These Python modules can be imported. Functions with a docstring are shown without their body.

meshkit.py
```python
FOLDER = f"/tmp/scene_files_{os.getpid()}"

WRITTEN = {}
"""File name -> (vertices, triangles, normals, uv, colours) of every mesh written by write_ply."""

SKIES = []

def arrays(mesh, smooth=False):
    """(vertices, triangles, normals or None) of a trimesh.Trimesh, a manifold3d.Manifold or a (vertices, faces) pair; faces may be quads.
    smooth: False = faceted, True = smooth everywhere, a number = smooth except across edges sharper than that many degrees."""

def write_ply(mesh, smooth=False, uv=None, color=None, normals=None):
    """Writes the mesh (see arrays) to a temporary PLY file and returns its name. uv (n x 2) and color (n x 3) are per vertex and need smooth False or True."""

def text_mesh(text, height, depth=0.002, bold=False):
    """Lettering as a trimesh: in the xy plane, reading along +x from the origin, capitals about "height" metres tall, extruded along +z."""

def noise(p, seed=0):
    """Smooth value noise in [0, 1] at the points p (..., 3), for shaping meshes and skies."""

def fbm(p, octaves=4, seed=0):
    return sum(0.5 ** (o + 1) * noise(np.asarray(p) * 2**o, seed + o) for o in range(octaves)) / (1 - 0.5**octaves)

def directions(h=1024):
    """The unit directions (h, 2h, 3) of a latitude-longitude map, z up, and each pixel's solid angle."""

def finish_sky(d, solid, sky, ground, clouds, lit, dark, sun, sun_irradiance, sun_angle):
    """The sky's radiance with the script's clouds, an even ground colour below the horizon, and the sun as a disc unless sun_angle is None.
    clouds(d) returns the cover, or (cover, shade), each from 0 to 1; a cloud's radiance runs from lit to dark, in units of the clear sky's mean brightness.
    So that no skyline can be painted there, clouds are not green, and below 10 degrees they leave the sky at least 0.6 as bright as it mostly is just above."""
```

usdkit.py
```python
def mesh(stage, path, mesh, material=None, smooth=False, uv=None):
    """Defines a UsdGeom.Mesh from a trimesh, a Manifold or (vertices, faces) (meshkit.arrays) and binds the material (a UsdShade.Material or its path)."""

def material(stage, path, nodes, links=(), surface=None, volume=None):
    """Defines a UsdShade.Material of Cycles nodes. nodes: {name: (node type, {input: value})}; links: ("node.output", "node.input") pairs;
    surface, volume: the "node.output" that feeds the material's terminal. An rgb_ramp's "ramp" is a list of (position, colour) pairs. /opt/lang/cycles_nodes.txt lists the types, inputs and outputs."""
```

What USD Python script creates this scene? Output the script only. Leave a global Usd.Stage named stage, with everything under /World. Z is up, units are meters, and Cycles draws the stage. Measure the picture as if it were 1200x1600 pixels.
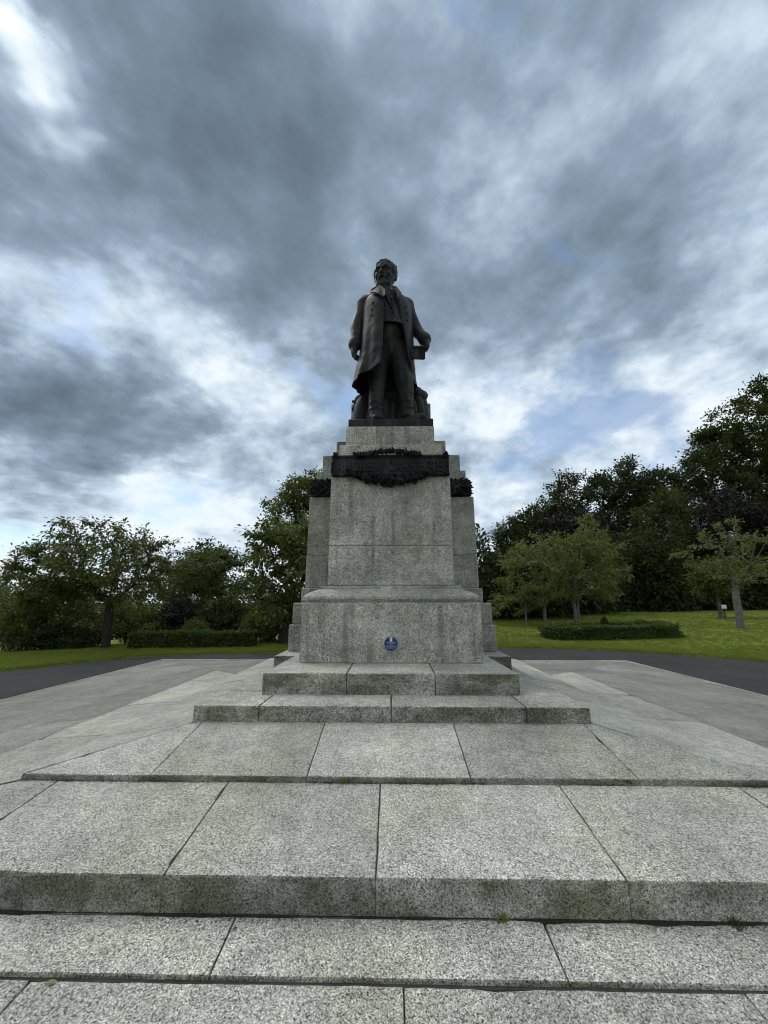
import math
import numpy as np, trimesh, manifold3d as m3, shapely, usdkit, meshkit
from shapely.geometry import Polygon, box as sbox
from pxr import Usd, UsdGeom, UsdLux, UsdShade, Gf, Sdf

stage = Usd.Stage.CreateInMemory()
UsdGeom.SetStageUpAxis(stage, 'Z')
UsdGeom.Xform.Define(stage, '/World')
UsdGeom.Scope.Define(stage, '/World/Looks')

# ------------------------------------------------------------------ camera, sky, sun, exposure
PITCH, EYE = math.atan(140 / 600), 1.56
YAW = math.atan(12 / 600 * math.cos(PITCH))
cp, sp, cw, sw = math.cos(PITCH), math.sin(PITCH), math.cos(YAW), math.sin(YAW)
FWD = np.array([-sw * cp, cw * cp, sp]); RIGHT = np.array([cw, sw, 0.0]); UP = np.cross(RIGHT, FWD)
CAM = np.array([0, 0, EYE])
cam = UsdGeom.Camera.Define(stage, '/World/camera')
cam.CreateHorizontalApertureAttr(36.0); cam.CreateVerticalApertureAttr(48.0); cam.CreateFocalLengthAttr(18.0)
cam.AddTransformOp().Set(Gf.Matrix4d(*RIGHT, 0, *UP, 0, *(-FWD), 0, *CAM, 1))
cam.CreateExposureAttr(0.68)

SUN_EL, SUN_AZ = math.radians(56), math.radians(-50)          # the bright break in the cloud, upper left
SUN = np.array([math.sin(SUN_AZ) * math.cos(SUN_EL), math.cos(SUN_AZ) * math.cos(SUN_EL), math.sin(SUN_EL)])


def at(x, y, z=None, Y=None):
    """The point of the place seen at a spot of the photograph, given its height or its distance."""
    r = FWD + RIGHT * (x - 600) / 600 + UP * (800 - y) / 600
    return CAM + r * ((z - EYE) / r[2] if z is not None else Y / r[1])


class Graph:
    """A Cycles node graph written as nested calls: a str value that holds a dot is a link."""
    def __init__(s): s.nodes, s.links = {}, []
    def __call__(s, kind, out=None, **kw):
        name = f'n{len(s.nodes)}'
        vals = {}
        for k, v in kw.items():
            if isinstance(v, str) and v[:1] == '@': s.links.append((v[1:], f'{name}.{k}'))
            else: vals[k] = v
        s.nodes[name] = (kind, vals)
        return f'@{name}.{out}' if out else name
    def m(s, op, a, b=0.5, c=0.0, clamp=False): return s('math', 'value', math_type=op, value1=a, value2=b, value3=c, use_clamp=clamp)
    def v(s, op, a, b=(0, 0, 0), **k): return s('vector_math', k.pop('out', 'vector'), math_type=op, vector1=a, vector2=b, **k)
    def mix(s, fac, a, b, blend='mix'): return s('mix_color', 'result', blend_type=blend, fac=fac, a=a, b=b)
    def rng(s, v, a, b, c=0.0, d=1.0, t='linear'): return s('map_range', 'result', range_type=t, value=v, from_min=a, from_max=b, to_min=c, to_max=d, clamp=True)
    def noise(s, vec, scale, detail=3, rough=0.5, out='fac', **k): return s('noise_texture', out, vector=vec, scale=scale, detail=detail, roughness=rough, **k)
    def done(s, path, surface, **k): return usdkit.material(stage, '/World/Looks/' + path, s.nodes, s.links, surface=surface[1:], **k)


def build_sky():
    g = Graph()
    d = g('texture_coordinate', 'generated')
    sk = g('sky_texture', 'color', sky_type='single_scattering', sun_disc=False, sun_elevation=SUN_EL, sun_rotation=SUN_AZ)
    xyz = g('separate_xyz'); g.links.append((d[1:], xyz + '.vector'))
    zz = g.m('maximum', f'@{xyz}.z', 0.0)
    zz = g.m('add', zz, 0.07)
    u = g.m('divide', f'@{xyz}.x', zz); v = g.m('divide', f'@{xyz}.y', zz)
    plane = g('combine_xyz', 'vector', x=u, y=v, z=0.0)                      # the cloud layer seen from below
    wob = g.v('subtract', g.noise(plane, 1.1, 5, 0.6, out='color'), (0.5, 0.5, 0.5))
    wd = g.v('add', d, g.v('scale', wob, scale=0.45))
    wd = g.v('normalize', wd)

    def blob(x, y, k, w):
        r = at(x, y, Y=1.0) - CAM; r = r / np.linalg.norm(r)
        dot = g.v('dot_product', wd, tuple(r), out='value')
        return g.m('multiply', g.m('exponent', g.m('multiply', g.m('subtract', dot, 1.0), k)), w)
    total = None
    for b in CLOUDS:
        t = blob(*b)
        total = t if total is None else g.m('add', total, t)
    puff = g('mapping', 'vector', vector=d, scale=(1.0, 1.0, 1.55))
    streak = g('mapping', 'vector', vector=plane, scale=(1.0, 0.80, 1.0), rotation=(0, 0, 0.12))
    n1 = g.noise(streak, 1.7, 7, 0.50)
    n2 = g.noise(puff, 4.4, 10, 0.55)
    n4 = g.noise(puff, 1.9, 3, 0.5)
    n5 = g.noise(puff, 13.0, 8, 0.55)
    t = g.m('add', total, g.m('multiply', g.m('subtract', n1, 0.5), 0.50))
    t = g.m('add', t, g.m('multiply', g.m('subtract', n2, 0.5), 1.65))
    t = g.m('add', t, g.m('multiply', g.m('subtract', n4, 0.5), 0.6))
    low = g.rng(f'@{xyz}.z', 0.85, 0.45, 0.18, 1.0)
    t = g.m('add', t, g.m('multiply', g.m('multiply', g.m('subtract', n5, 0.5), 1.0), low))
    t = g.m('add', t, 0.23)
    ramp = g('rgb_ramp', 'color', fac=g.m('multiply', t, 0.72), ramp=[(0.0, (5.6, 6.1, 6.45)), (0.08, (5.1, 5.7, 6.2)), (0.19, (3.95, 4.7, 5.4)), (0.33, (2.7, 3.4, 4.15)), (0.48, (1.75, 2.3, 2.92)), (0.66, (1.22, 1.66, 2.12)), (0.82, (0.95, 1.28, 1.64)), (1.0, (0.72, 0.98, 1.26))])
    n6 = g.noise(g.v('add', puff, (3.1, 1.7, 0.4)), 4.2, 8, 0.55)
    gapn = g.m('add', blob(930, 640, 30, 0.105), g.m('add', blob(610, 660, 90, 0.07), blob(60, 850, 120, 0.12)))
    cover = g.rng(g.m('subtract', g.m('add', n6, g.m('multiply', t, 0.12)), gapn), 0.30, 0.46, 0.30, 1.0, 'smoothstep')
    blue = g.mix(1.0, sk, (0.76, 0.86, 0.93), 'multiply')
    col = g.mix(cover, blue, ramp)
    glow = g.m('multiply', g.m('exponent', g.m('multiply', g.m('subtract', g.v('dot_product', d, tuple(SUN), out='value'), 1.0), 1500.0)), g.rng(t, 0.5, 0.0, 0.0, 2.0))
    col = g.mix(1.0, col, g('combine_color', 'color', r=glow, g=glow, b=glow), 'add')
    bg = g('background_shader', 'background', color=col, strength=0.1)
    for n, (kind, vals) in g.nodes.items():
        if kind == 'mix_color': vals['use_clamp'] = True; vals['use_clamp_result'] = False
    return g.done('sky', bg)


# darker (positive) and thinner (negative) parts of the cloud sheet: spot, sharpness, weight
CLOUDS = [(590, 230, 9, 0.46), (430, 360, 40, 0.38), (310, 170, 50, 0.26), (880, 240, 30, 0.16), (600, 500, 60, 0.14), (1000, 330, 40, 0.16), (900, 460, 60, 0.12), (100, 640, 80, 0.50), (290, 690, 160, 0.45), (30, 600, 120, 0.25), (20, 160, 60, 0.30), (1150, 400, 40, 0.10),
          (52, 0, 1300, -0.66), (88, 85, 2600, -0.55), (122, 180, 2400, -0.45), (0, 250, 90, 0.14), (190, 60, 200, 0.14), (40, 430, 120, -0.16), (230, 500, 120, -0.22), (350, 580, 160, -0.18), (250, 790, 90, -0.20), (600, 320, 320, -0.14), (800, 310, 220, -0.16), (520, 60, 200, -0.10), (760, 660, 140, -0.14), (1000, 640, 90, -0.14), (1180, 90, 60, -0.14)]
dome = UsdLux.DomeLight.Define(stage, '/World/sky')
UsdShade.MaterialBindingAPI.Apply(dome.GetPrim()).Bind(build_sky())
sunl = UsdLux.DistantLight.Define(stage, '/World/sun')
sunl.CreateIntensityAttr(0.24); sunl.CreateAngleAttr(40.0); sunl.CreateColorAttr(Gf.Vec3f(1.0, 0.97, 0.92)); sunl.CreateNormalizeAttr(True)
zx = np.cross([0, 0, 1.0], SUN); zx /= np.linalg.norm(zx); zy = np.cross(SUN, zx)
sunl.AddTransformOp().Set(Gf.Matrix4d(*zx, 0, *zy, 0, *SUN, 0, 0, 0, 30, 1))

# ------------------------------------------------------------------ prims
used = {}


def path_for(parent, name):
    p = str(parent.GetPath()) if parent else '/World'
    n = used.get((p, name), 0); used[(p, name)] = n + 1
    return f'{p}/{name}' + (f'_{n:03d}' if n else '')


def tag(prim, label=None, cat=None, group=None, kind=None):
    prim = prim.GetPrim() if hasattr(prim, 'GetPrim') else prim
    for k, v in (('label', label), ('category', cat), ('group', group), ('kind', kind)):
        if v: prim.SetCustomDataByKey(k, v)
    return prim


def thing(name, label=None, cat=None, loc=(0, 0, 0), group=None, kind=None, rotz=0):
    x = UsdGeom.Xform.Define(stage, path_for(None, name)); x.AddTranslateOp().Set(Gf.Vec3d(*map(float, loc)))
    if rotz: x.AddRotateZOp().Set(rotz)
    return tag(x.GetPrim(), label, cat, group, kind)


def obj(name, mesh, mat, parent=None, smooth=False, **k):
    p = usdkit.mesh(stage, path_for(parent, name), mesh, mat, smooth).GetPrim()
    return tag(p, **k)


def dup(src, loc, rotz=0, scale=1.0, label=None):
    name = src.GetName()
    x = UsdGeom.Xform.Define(stage, path_for(None, name)); x.AddTranslateOp().Set(Gf.Vec3d(*map(float, loc)))
    x.AddRotateZOp().Set(float(rotz)); x.AddScaleOp().Set(Gf.Vec3f(scale, scale, scale))
    p = x.GetPrim(); p.GetReferences().AddInternalReference(src.GetPath()); p.SetInstanceable(True)
    was = src.GetCustomData()
    return tag(p, label or was.get('label'), was.get('category'), was.get('group'))


def cat(ms):
    ms = [m if isinstance(m, trimesh.Trimesh) else trimesh.Trimesh(*m, process=False) for m in ms]
    return trimesh.util.concatenate(ms)


def cbox(x0, x1, y0, y1, z0, z1, b=0.012):
    """A squared block with chamfered edges."""
    pts = []
    for X, sx in ((x0, 1), (x1, -1)):
        for Y, sy in ((y0, 1), (y1, -1)):
            for Z, sz in ((z0, 1), (z1, -1)):
                pts += [(X + sx * b, Y + sy * b, Z), (X + sx * b, Y, Z + sz * b), (X, Y + sy * b, Z + sz * b)]
    return trimesh.convex.convex_hull(np.array(pts))


def slab(poly, zf, thick, gap=0.007, bev=0.009, seed=0, jit=0.0025, step=0.09, tilt=0.0):
    """A stone slab: plan polygon, top surface z = zf(x, y), edges a little uneven and worn round."""
    P = poly.buffer(-gap / 2, join_style=2)
    if P.is_empty or P.geom_type != 'Polygon': return None
    c = np.array(shapely.geometry.polygon.orient(P, 1.0).exterior.coords)[:-1]
    pts, nor = [], []
    n = len(c)
    en = []
    for i in range(n):
        e = c[(i + 1) % n] - c[i]; e = e / max(np.linalg.norm(e), 1e-9); en.append(np.array([e[1], -e[0]]))
    for i in range(n):
        a, b = c[i], c[(i + 1) % n]
        k = max(1, int(np.linalg.norm(b - a) / step))
        mit = en[i - 1] + en[i]; mit = mit / max(mit @ en[i], 0.4)
        pts.append(a); nor.append(mit)
        for j in range(1, k):
            pts.append(a + (b - a) * j / k); nor.append(en[i])
    pts, nor = np.array(pts), np.array(nor)
    w = meshkit.fbm(np.c_[pts * 9, np.full(len(pts), seed * 3.7)], 3)[:, None]
    w2 = meshkit.noise(np.c_[pts * 14, np.full(len(pts), seed * 1.7 + 9)])[:, None]
    rs = np.random.default_rng(seed + 77)
    ta, tb, tc = rs.normal(0, 1, 3) * tilt
    cen = pts.mean(0)
    Z = lambda q: zf(q[:, 0], q[:, 1]) + ta * (q[:, 0] - cen[0]) + tb * (q[:, 1] - cen[1]) + tc * 0.5
    chip = np.maximum(meshkit.noise(np.c_[pts * 6.5, np.full(len(pts), seed * 2.3 + 5)]) - 0.80, 0)[:, None] * 0.10 * (jit > 0.001)
    out = pts + nor * ((w - 0.5) * 2 * jit - chip)
    bv = bev * (0.5 + w2) + chip * 1.2
    r0 = out - nor * bv; r05 = out - nor * bv * 0.32
    V = [np.c_[r0, Z(r0)], np.c_[r05, Z(r05) - bv[:, 0] * 0.3], np.c_[out, Z(out) - bv[:, 0]], np.c_[out, zf(out[:, 0], out[:, 1]) - thick]]
    N = len(pts); F = []
    idx = np.arange(N); nx = (idx + 1) % N
    for r in range(3):
        a, b = r * N + idx, r * N + nx
        F += [np.c_[a, a + N, b], np.c_[b, a + N, b + N]]
    V.append(np.array([[*r0.mean(0), Z(r0.mean(0)[None])[0]]]))
    F.append(np.c_[idx, nx, np.full(N, 4 * N)])
    m = trimesh.Trimesh(np.vstack(V), np.vstack(F), process=False)
    return m


def from_manifold(m):
    q = m.to_mesh()
    return trimesh.Trimesh(q.vert_properties[:, :3], q.tri_verts, process=False)


def to_manifold(t):
    return m3.Manifold(m3.Mesh(np.asarray(t.vertices, np.float32), np.asarray(t.faces, np.uint32)))


# ------------------------------------------------------------------ materials
def granite(name, tone=1.0, algae_shade=0.6, cell=185, tint=(1.06, 1.02, 0.87), streaks=0.5):
    g = Graph()
    pos = g('geometry', 'position')
    vor = g('voronoi_texture', 'color', vector=g.v('add', pos, g.v('scale', g.noise(pos, 60, 2, out='color'), scale=0.012)), scale=cell)
    sep = g('separate_color'); g.links.append((vor[1:], sep + '.color'))
    col = g('rgb_ramp', 'color', fac=f'@{sep}.r', ramp=[(0, (.045, .045, .045)), (.12, (.12, .12, .12)), (.25, (.24, .24, .24)), (.5, (.36, .36, .36)), (.8, (.49, .49, .49)), (1, (.74, .74, .74))])
    big = g.noise(pos, 1.4, 6, 0.6)
    mid = g.noise(pos, 7.0, 5, 0.6)
    shade = g.m('multiply', g.rng(big, 0.3, 0.7, 0.74, 1.18), g.rng(mid, 0.3, 0.7, 0.82, 1.14))
    rnd = g('object_info', 'random')
    shade = g.m('multiply', shade, g.rng(rnd, 0, 1, 0.86 * tone, 1.12 * tone))
    gs = g('combine_color', 'color', r=shade, g=shade, b=shade)
    col = g.mix(1.0, col, gs, 'multiply')
    col = g.mix(1.0, col, tint, 'multiply')
    warm = g.rng(g.noise(pos, 0.9, 4, 0.6), 0.45, 0.7, 0, 0.55)
    col = g.mix(warm, col, g.mix(1.0, col, (1.0, 0.97, 0.80), 'multiply'))
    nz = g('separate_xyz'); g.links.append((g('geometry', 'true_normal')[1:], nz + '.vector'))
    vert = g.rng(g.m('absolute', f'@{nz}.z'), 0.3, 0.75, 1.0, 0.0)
    # rain streaks, and algal growth deepened to paint shade into the upright faces
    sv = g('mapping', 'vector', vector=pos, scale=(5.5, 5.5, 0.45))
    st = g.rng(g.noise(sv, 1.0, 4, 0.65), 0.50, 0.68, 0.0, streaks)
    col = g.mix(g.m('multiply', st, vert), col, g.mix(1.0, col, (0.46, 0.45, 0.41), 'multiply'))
    al_shade = g.rng(g.noise(g('mapping', 'vector', vector=pos, scale=(1.6, 1.6, 3.0)), 1.0, 6, 0.62), 0.26, 0.57, 0.0, algae_shade)
    col = g.mix(g.m('multiply', al_shade, vert), col, g.mix(1.0, col, (0.22, 0.23, 0.17), 'multiply'))
    # dark spots and lichen on the flat
    sp_ = g('voronoi_texture', 'distance', vector=g.v('add', pos, g.v('scale', g.noise(pos, 14, 3, out='color'), scale=0.06)), scale=5.0)
    spots = g.rng(sp_, 0.07, 0.13, 0.38, 0.0)
    col = g.mix(spots, col, g.mix(1.0, col, (0.5, 0.5, 0.47), 'multiply'))
    h = g.m('add', g.m('multiply', g.noise(pos, 75, 4, 0.6), 0.7), g.m('multiply', f'@{sep}.g', 0.35))
    bump = g('bump', 'normal', height=h, strength=0.55, distance=0.008)
    rough = g.rng(f'@{sep}.b', 0, 1, 0.6, 0.95)
    p = g('principled_bsdf', 'BSDF', base_color=col, roughness=rough, normal=bump, specular_ior_level=0.35)
    return g.done(name, p)


def plain(name, col, rough=0.8, spec=0.3, var=0.25, scale=3.0, bump=0.0, bscale=40.0, metallic=0.0, bdist=0.01):
    g = Graph(); pos = g('geometry', 'position')
    n = g.noise(pos, scale, 5, 0.6)
    s = g.rng(n, 0.3, 0.7, 1 - var, 1 + var)
    c = g.mix(1.0, col, g('combine_color', 'color', r=s, g=s, b=s), 'multiply')
    kw = dict(base_color=c, roughness=rough, specular_ior_level=spec, metallic=metallic)
    if bump: kw['normal'] = g('bump', 'normal', height=g.noise(pos, bscale, 4, 0.6), strength=bump, distance=bdist)
    return g.done(name, g('principled_bsdf', 'BSDF', **kw))


def leafmat(name, c1, c2, c3=None, trans=0.35, clump=0.9):
    g = Graph()
    r = g('geometry', 'random_per_island'); pos = g('geometry', 'position')
    n = g.noise(pos, clump, 4, 0.6)
    f = g.m('add', g.m('multiply', r, 0.5), g.m('multiply', g.rng(n, 0.3, 0.7), 0.5))
    c = g('rgb_ramp', 'color', fac=f, ramp=[(0, c1), (0.55, c2), (1, c3 or c2)])
    d = g('principled_bsdf', 'BSDF', base_color=c, roughness=0.5, specular_ior_level=0.35)
    t = g('translucent_bsdf', 'BSDF', color=g.mix(1.0, c, (1.2, 1.3, 0.6), 'multiply'))
    return g.done(name, g('mix_closure', 'closure', fac=trans, closure1=d, closure2=t))


def bronze_mat():
    g = Graph(); pos = g('geometry', 'position')
    n = g.noise(pos, 2.6, 6, 0.62)
    nz = g('separate_xyz'); g.links.append((g('geometry', 'normal')[1:], nz + '.vector'))
    c = g('rgb_ramp', 'color', fac=n, ramp=[(0.3, (.006, .0058, .005)), (0.5, (.011, .0107, .0095)), (0.7, (.024, .0245, .021))])
    run = g.noise(g('mapping', 'vector', vector=pos, scale=(7, 7, 0.8)), 1.0, 5, 0.6)
    c = g.mix(g.rng(run, 0.5, 0.7, 0, 0.75), c, (.046, .055, .045))
    h = g.m('add', g.noise(pos, 30, 4, 0.6), g.m('multiply', g.noise(pos, 9, 3, 0.5), 1.4))
    b = g('bump', 'normal', height=h, strength=0.35, distance=0.012)
    return g.done('bronze', g('principled_bsdf', 'BSDF', base_color=c, roughness=g.rng(n, 0.3, 0.7, 0.55, 0.40), metallic=0.0, specular_ior_level=0.13, normal=b))


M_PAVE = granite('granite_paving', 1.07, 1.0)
M_OUTER = granite('granite_outer_paving', 0.64, 0.6)
M_STEP = granite('granite_steps', 1.0, 0.95, 130)
M_PED = granite('granite_pedestal', 0.92, 0.35, 125, streaks=0.8)
M_WING = granite('granite_wing', 0.78, 0.5, 130, streaks=0.7)
M_EDGE = granite('granite_edging', 1.45, 0.1)
M_MORTAR = plain('joint_dirt', (.055, .052, .042), 0.95, 0.1, 0.4, 12)
M_BRONZE = bronze_mat()
M_MOSS = leafmat('moss', (.03, .045, .012), (.05, .06, .018), (.075, .055, .03), 0.2, 6)
M_BARK_G = plain('grey_bark', (.115, .105, .09), 0.9, 0.2, 0.4, 9, 0.7, 30)
M_BARK_D = plain('dark_bark', (.020, .017, .014), 0.9, 0.2, 0.4, 8, 0.7, 24)


# ------------------------------------------------------------------ ground
EDGE = [(-13, 0), (-12.3, 3.5), (-11.0, 6.6), (-9.0, 9.25), (-7.6, 11.5), (-5.8, 12.35), (-4.1, 12.5), (-1.5, 13.6), (1.4, 14.2), (4.23, 14.3), (7.1, 13.5), (8.9, 12.3), (10.0, 11.06), (11.4, 8.6), (12.4, 5), (12.8, 1), (12, -4), (8, -9), (0, -11), (-8, -9), (-12, -4)]
ec = np.array(EDGE, float) - (0, 3)
et, er = np.arctan2(ec[:, 1], ec[:, 0]), np.hypot(*ec.T)
order = np.argsort(et); et, er = et[order], er[order]
et = np.r_[et[-1] - 2 * np.pi, et, et[0] + 2 * np.pi]; er = np.r_[er[-1], er, er[0]]
th_ = np.linspace(-np.pi, np.pi, 361)[:-1]
sm = np.interp(th_, et, er)
for _ in range(4): sm = (np.roll(sm, 1) + 2 * sm + np.roll(sm, -1)) / 4


def path_r(t): return np.interp(t, np.r_[th_, np.pi], np.r_[sm, sm[0]])


def lawn_z(x, y):
    x, y = np.asarray(x, float), np.asarray(y, float)
    t = np.arctan2(y - 3, x); d = np.maximum(np.hypot(x, y - 3) - path_r(t), 0)
    k = np.clip((x + 3) / 9, 0, 1); k = k * k * (3 - 2 * k)
    up = k * 0.052 * np.where(d < 16, d, 16 + (d - 16) * 0.3)
    down = -(1 - k) * (0.05 * np.clip(d - 3.0, 0, 40))
    return 0.015 + up + down + 0.05 * (meshkit.fbm(np.stack([x * 0.35, y * 0.35, x * 0], -1), 3) - 0.5) * np.clip(d, 0, 1)


def asphalt_z(x, y): return -0.016 + np.minimum(0, (np.asarray(y) - 2.45) * 0.062) * np.clip((14 - np.abs(np.asarray(x))) / 3, 0, 1) * np.clip((np.asarray(y) + 9) / 4, 0, 1) - 0.0 * np.asarray(x)


def on_lawn(px, py):
    """Where the sight line through a spot of the photograph meets the lawn."""
    r = FWD + RIGHT * (px - 600) / 600 + UP * (800 - py) / 600
    for k in np.arange(8, 90, 0.02):
        p = CAM + r * k
        if p[2] < lawn_z(p[0], p[1]): break
    return p


def polar(radii_fn, zfn, n=360):
    t = np.linspace(-np.pi, np.pi, n + 1)[:-1]
    R = radii_fn(path_r(t))                          # (rings, n)
    X, Y = R * np.cos(t), 3 + R * np.sin(t)
    Z = zfn(X, Y)
    k = len(R); V = np.stack([X, Y, Z], -1).reshape(-1, 3); F = []
    i = np.arange(n); j = (i + 1) % n
    for r in range(k - 1):
        a, b, c, d = r * n + i, r * n + j, (r + 1) * n + i, (r + 1) * n + j
        F += [np.c_[a, c, b], np.c_[b, c, d]]
    return V, np.vstack(F)


def grass_ground():
    g = Graph(); pos = g('geometry', 'position')
    n = g.noise(pos, 0.8, 6, 0.62); f = g.noise(pos, 22, 4, 0.6)
    c = g('rgb_ramp', 'color', fac=n, ramp=[(0.3, (.120, .155, .020)), (0.5, (.175, .205, .030)), (0.7, (.245, .245, .060))])
    s = g.rng(f, 0.3, 0.7, 0.7, 1.25)
    c = g.mix(1.0, c, g('combine_color', 'color', r=s, g=s, b=s), 'multiply')
    b = g('bump', 'normal', height=f, strength=0.8, distance=0.04)
    return g.done('lawn_ground', g('principled_bsdf', 'BSDF', base_color=c, roughness=0.9, specular_ior_level=0.15, normal=b))


def asphalt_mat():
    g = Graph(); pos = g('geometry', 'position')
    n = g.noise(pos, 0.6, 5, 0.6); v = g('voronoi_texture', 'color', vector=pos, scale=110)
    sep = g('separate_color'); g.links.append((v[1:], sep + '.color'))
    s = g.m('multiply', g.rng(n, 0.3, 0.7, 0.8, 1.2), g.rng(f'@{sep}.r', 0, 1, 0.55, 1.45))
    c = g.mix(1.0, (.047, .047, .044), g('combine_color', 'color', r=s, g=s, b=s), 'multiply')
    b = g('bump', 'normal', height=f'@{sep}.g', strength=0.5, distance=0.006)
    return g.done('asphalt', g('principled_bsdf', 'BSDF', base_color=c, roughness=0.9, specular_ior_level=0.15, normal=b))


rr = np.array([0, .3, .7, 1.1, 1.6, 2.2, 3, 4, 5, 6.2, 7.6, 9.2, 11, 13, 16, 20, 26, 36, 60, 110, 220, 500, 1200])
V, F = polar(lambda R: R[None] + rr[:, None], lawn_z)
n = 360; lip = V[:n].copy(); lip[:, 2] -= 0.09
skirt = np.vstack([np.c_[np.arange(n), np.arange(n) + len(V), (np.arange(n) + 1) % n], np.c_[(np.arange(n) + 1) % n, np.arange(n) + len(V), (np.arange(n) + 1) % n + len(V)]])
M_LAWN = grass_ground()
obj('lawn', (np.vstack([V, lip]), np.vstack([F, skirt[:, ::-1]])), M_LAWN, smooth=40, kind='structure', label='mown green lawn that borders the curved asphalt path')
V, F = polar(lambda R: np.array([.02, .2, .4, .6, .8, 1.006])[:, None] * R[None], asphalt_z)
obj('asphalt_path', (V, F), asphalt_mat(), smooth=True, kind='structure', label='dark grey asphalt path curving around the granite paving')

# ------------------------------------------------------------------ granite paving
paving = thing('paving', 'pale granite slab paving with a raised front edge around the pedestal', kind='structure')
SX, YF, YB = 6.28, 2.361, 11.04
f1 = lambda x, y: 0.172 + (y - YF) * 0.1282
f2 = lambda x, y: 0.316 + (y - 3.164) * 0.18
side1 = lambda x, y: 0.0779 * (SX - np.abs(x)) + 0.006
back1 = lambda x, y: 0.074 * (YB - y) + 0.006
side2 = lambda x, y: 0.316 + (2.75 - np.abs(x)) * 0.162
row1 = lambda x, y: (y - YF) * 0.0595
row0 = lambda x, y: (y - 2.063) * 0.0595 - 0.036
sd = [0]


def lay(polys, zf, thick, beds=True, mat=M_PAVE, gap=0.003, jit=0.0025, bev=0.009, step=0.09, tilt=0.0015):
    for p in polys:
        if p.is_empty or p.area < 0.004: continue
        for q in getattr(p, 'geoms', [p]):
            if q.geom_type != 'Polygon': continue
            sd[0] += 1
            m = slab(q, zf, thick, gap, bev, sd[0], jit, step, tilt)
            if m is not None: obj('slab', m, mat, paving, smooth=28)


beds = []


def bed(poly, zf, depth=0.009, thick=0.12):
    m = slab(poly, lambda x, y: zf(x, y) - depth, thick, 0.0, 0.001, 3, 0.0, 0.6)
    beds.append(m)


def cells(region, xs, ys, stagger=0.0, along='y', rng=np.random.default_rng(4)):
    """Courses of slabs between the xs lines, cut across at staggered places."""
    out = []
    for i in range(len(xs) - 1):
        off = stagger * (i % 2) + rng.uniform(-.12, .12)
        cuts = [ys[0] - 5] + [y + off for y in ys[1:-1]] + [ys[-1] + 5]
        for j in range(len(cuts) - 1):
            b = sbox(xs[i], cuts[j], xs[i + 1], cuts[j + 1]) if along == 'y' else sbox(cuts[j], xs[i], cuts[j + 1], xs[i + 1])
            out.append(region.intersection(b))
    return out


# bottom rows, where the photographer stands
reg = sbox(-SX, 2.063, SX, YF - 0.002)
lay(cells(reg, [2.063, YF], [-SX, -5.4, -3.87, -2.35, -0.80, 0.748, 2.29, 3.83, 5.35, SX], along='x', rng=np.random.default_rng(99)) if False else
    [reg.intersection(sbox(a, 2.0, b, 2.4)) for a, b in zip([-SX, -5.4, -3.87, -2.35, -.80, .748, 2.29, 3.83, 5.35], [-5.4, -3.87, -2.35, -.80, .748, 2.29, 3.83, 5.35, SX])], row1, 0.16, jit=0.003)
bed(sbox(-SX, 2.05, SX, 2.5), row1, 0.02)
xs0 = [-SX, -4.6, -3.1, -1.575, 0.044, 1.47, 3.0, 4.6, SX]
lay([sbox(a, 1.22, b, 2.057) for a, b in zip(xs0, xs0[1:])], row0, 0.14, jit=0.003)
xs0 = [-SX, -4.0, -2.4, -0.8, 0.75, 2.2, 3.8, SX]
lay([sbox(a, 0.38, b, 1.215) for a, b in zip(xs0, xs0[1:])], row0, 0.14)
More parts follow.
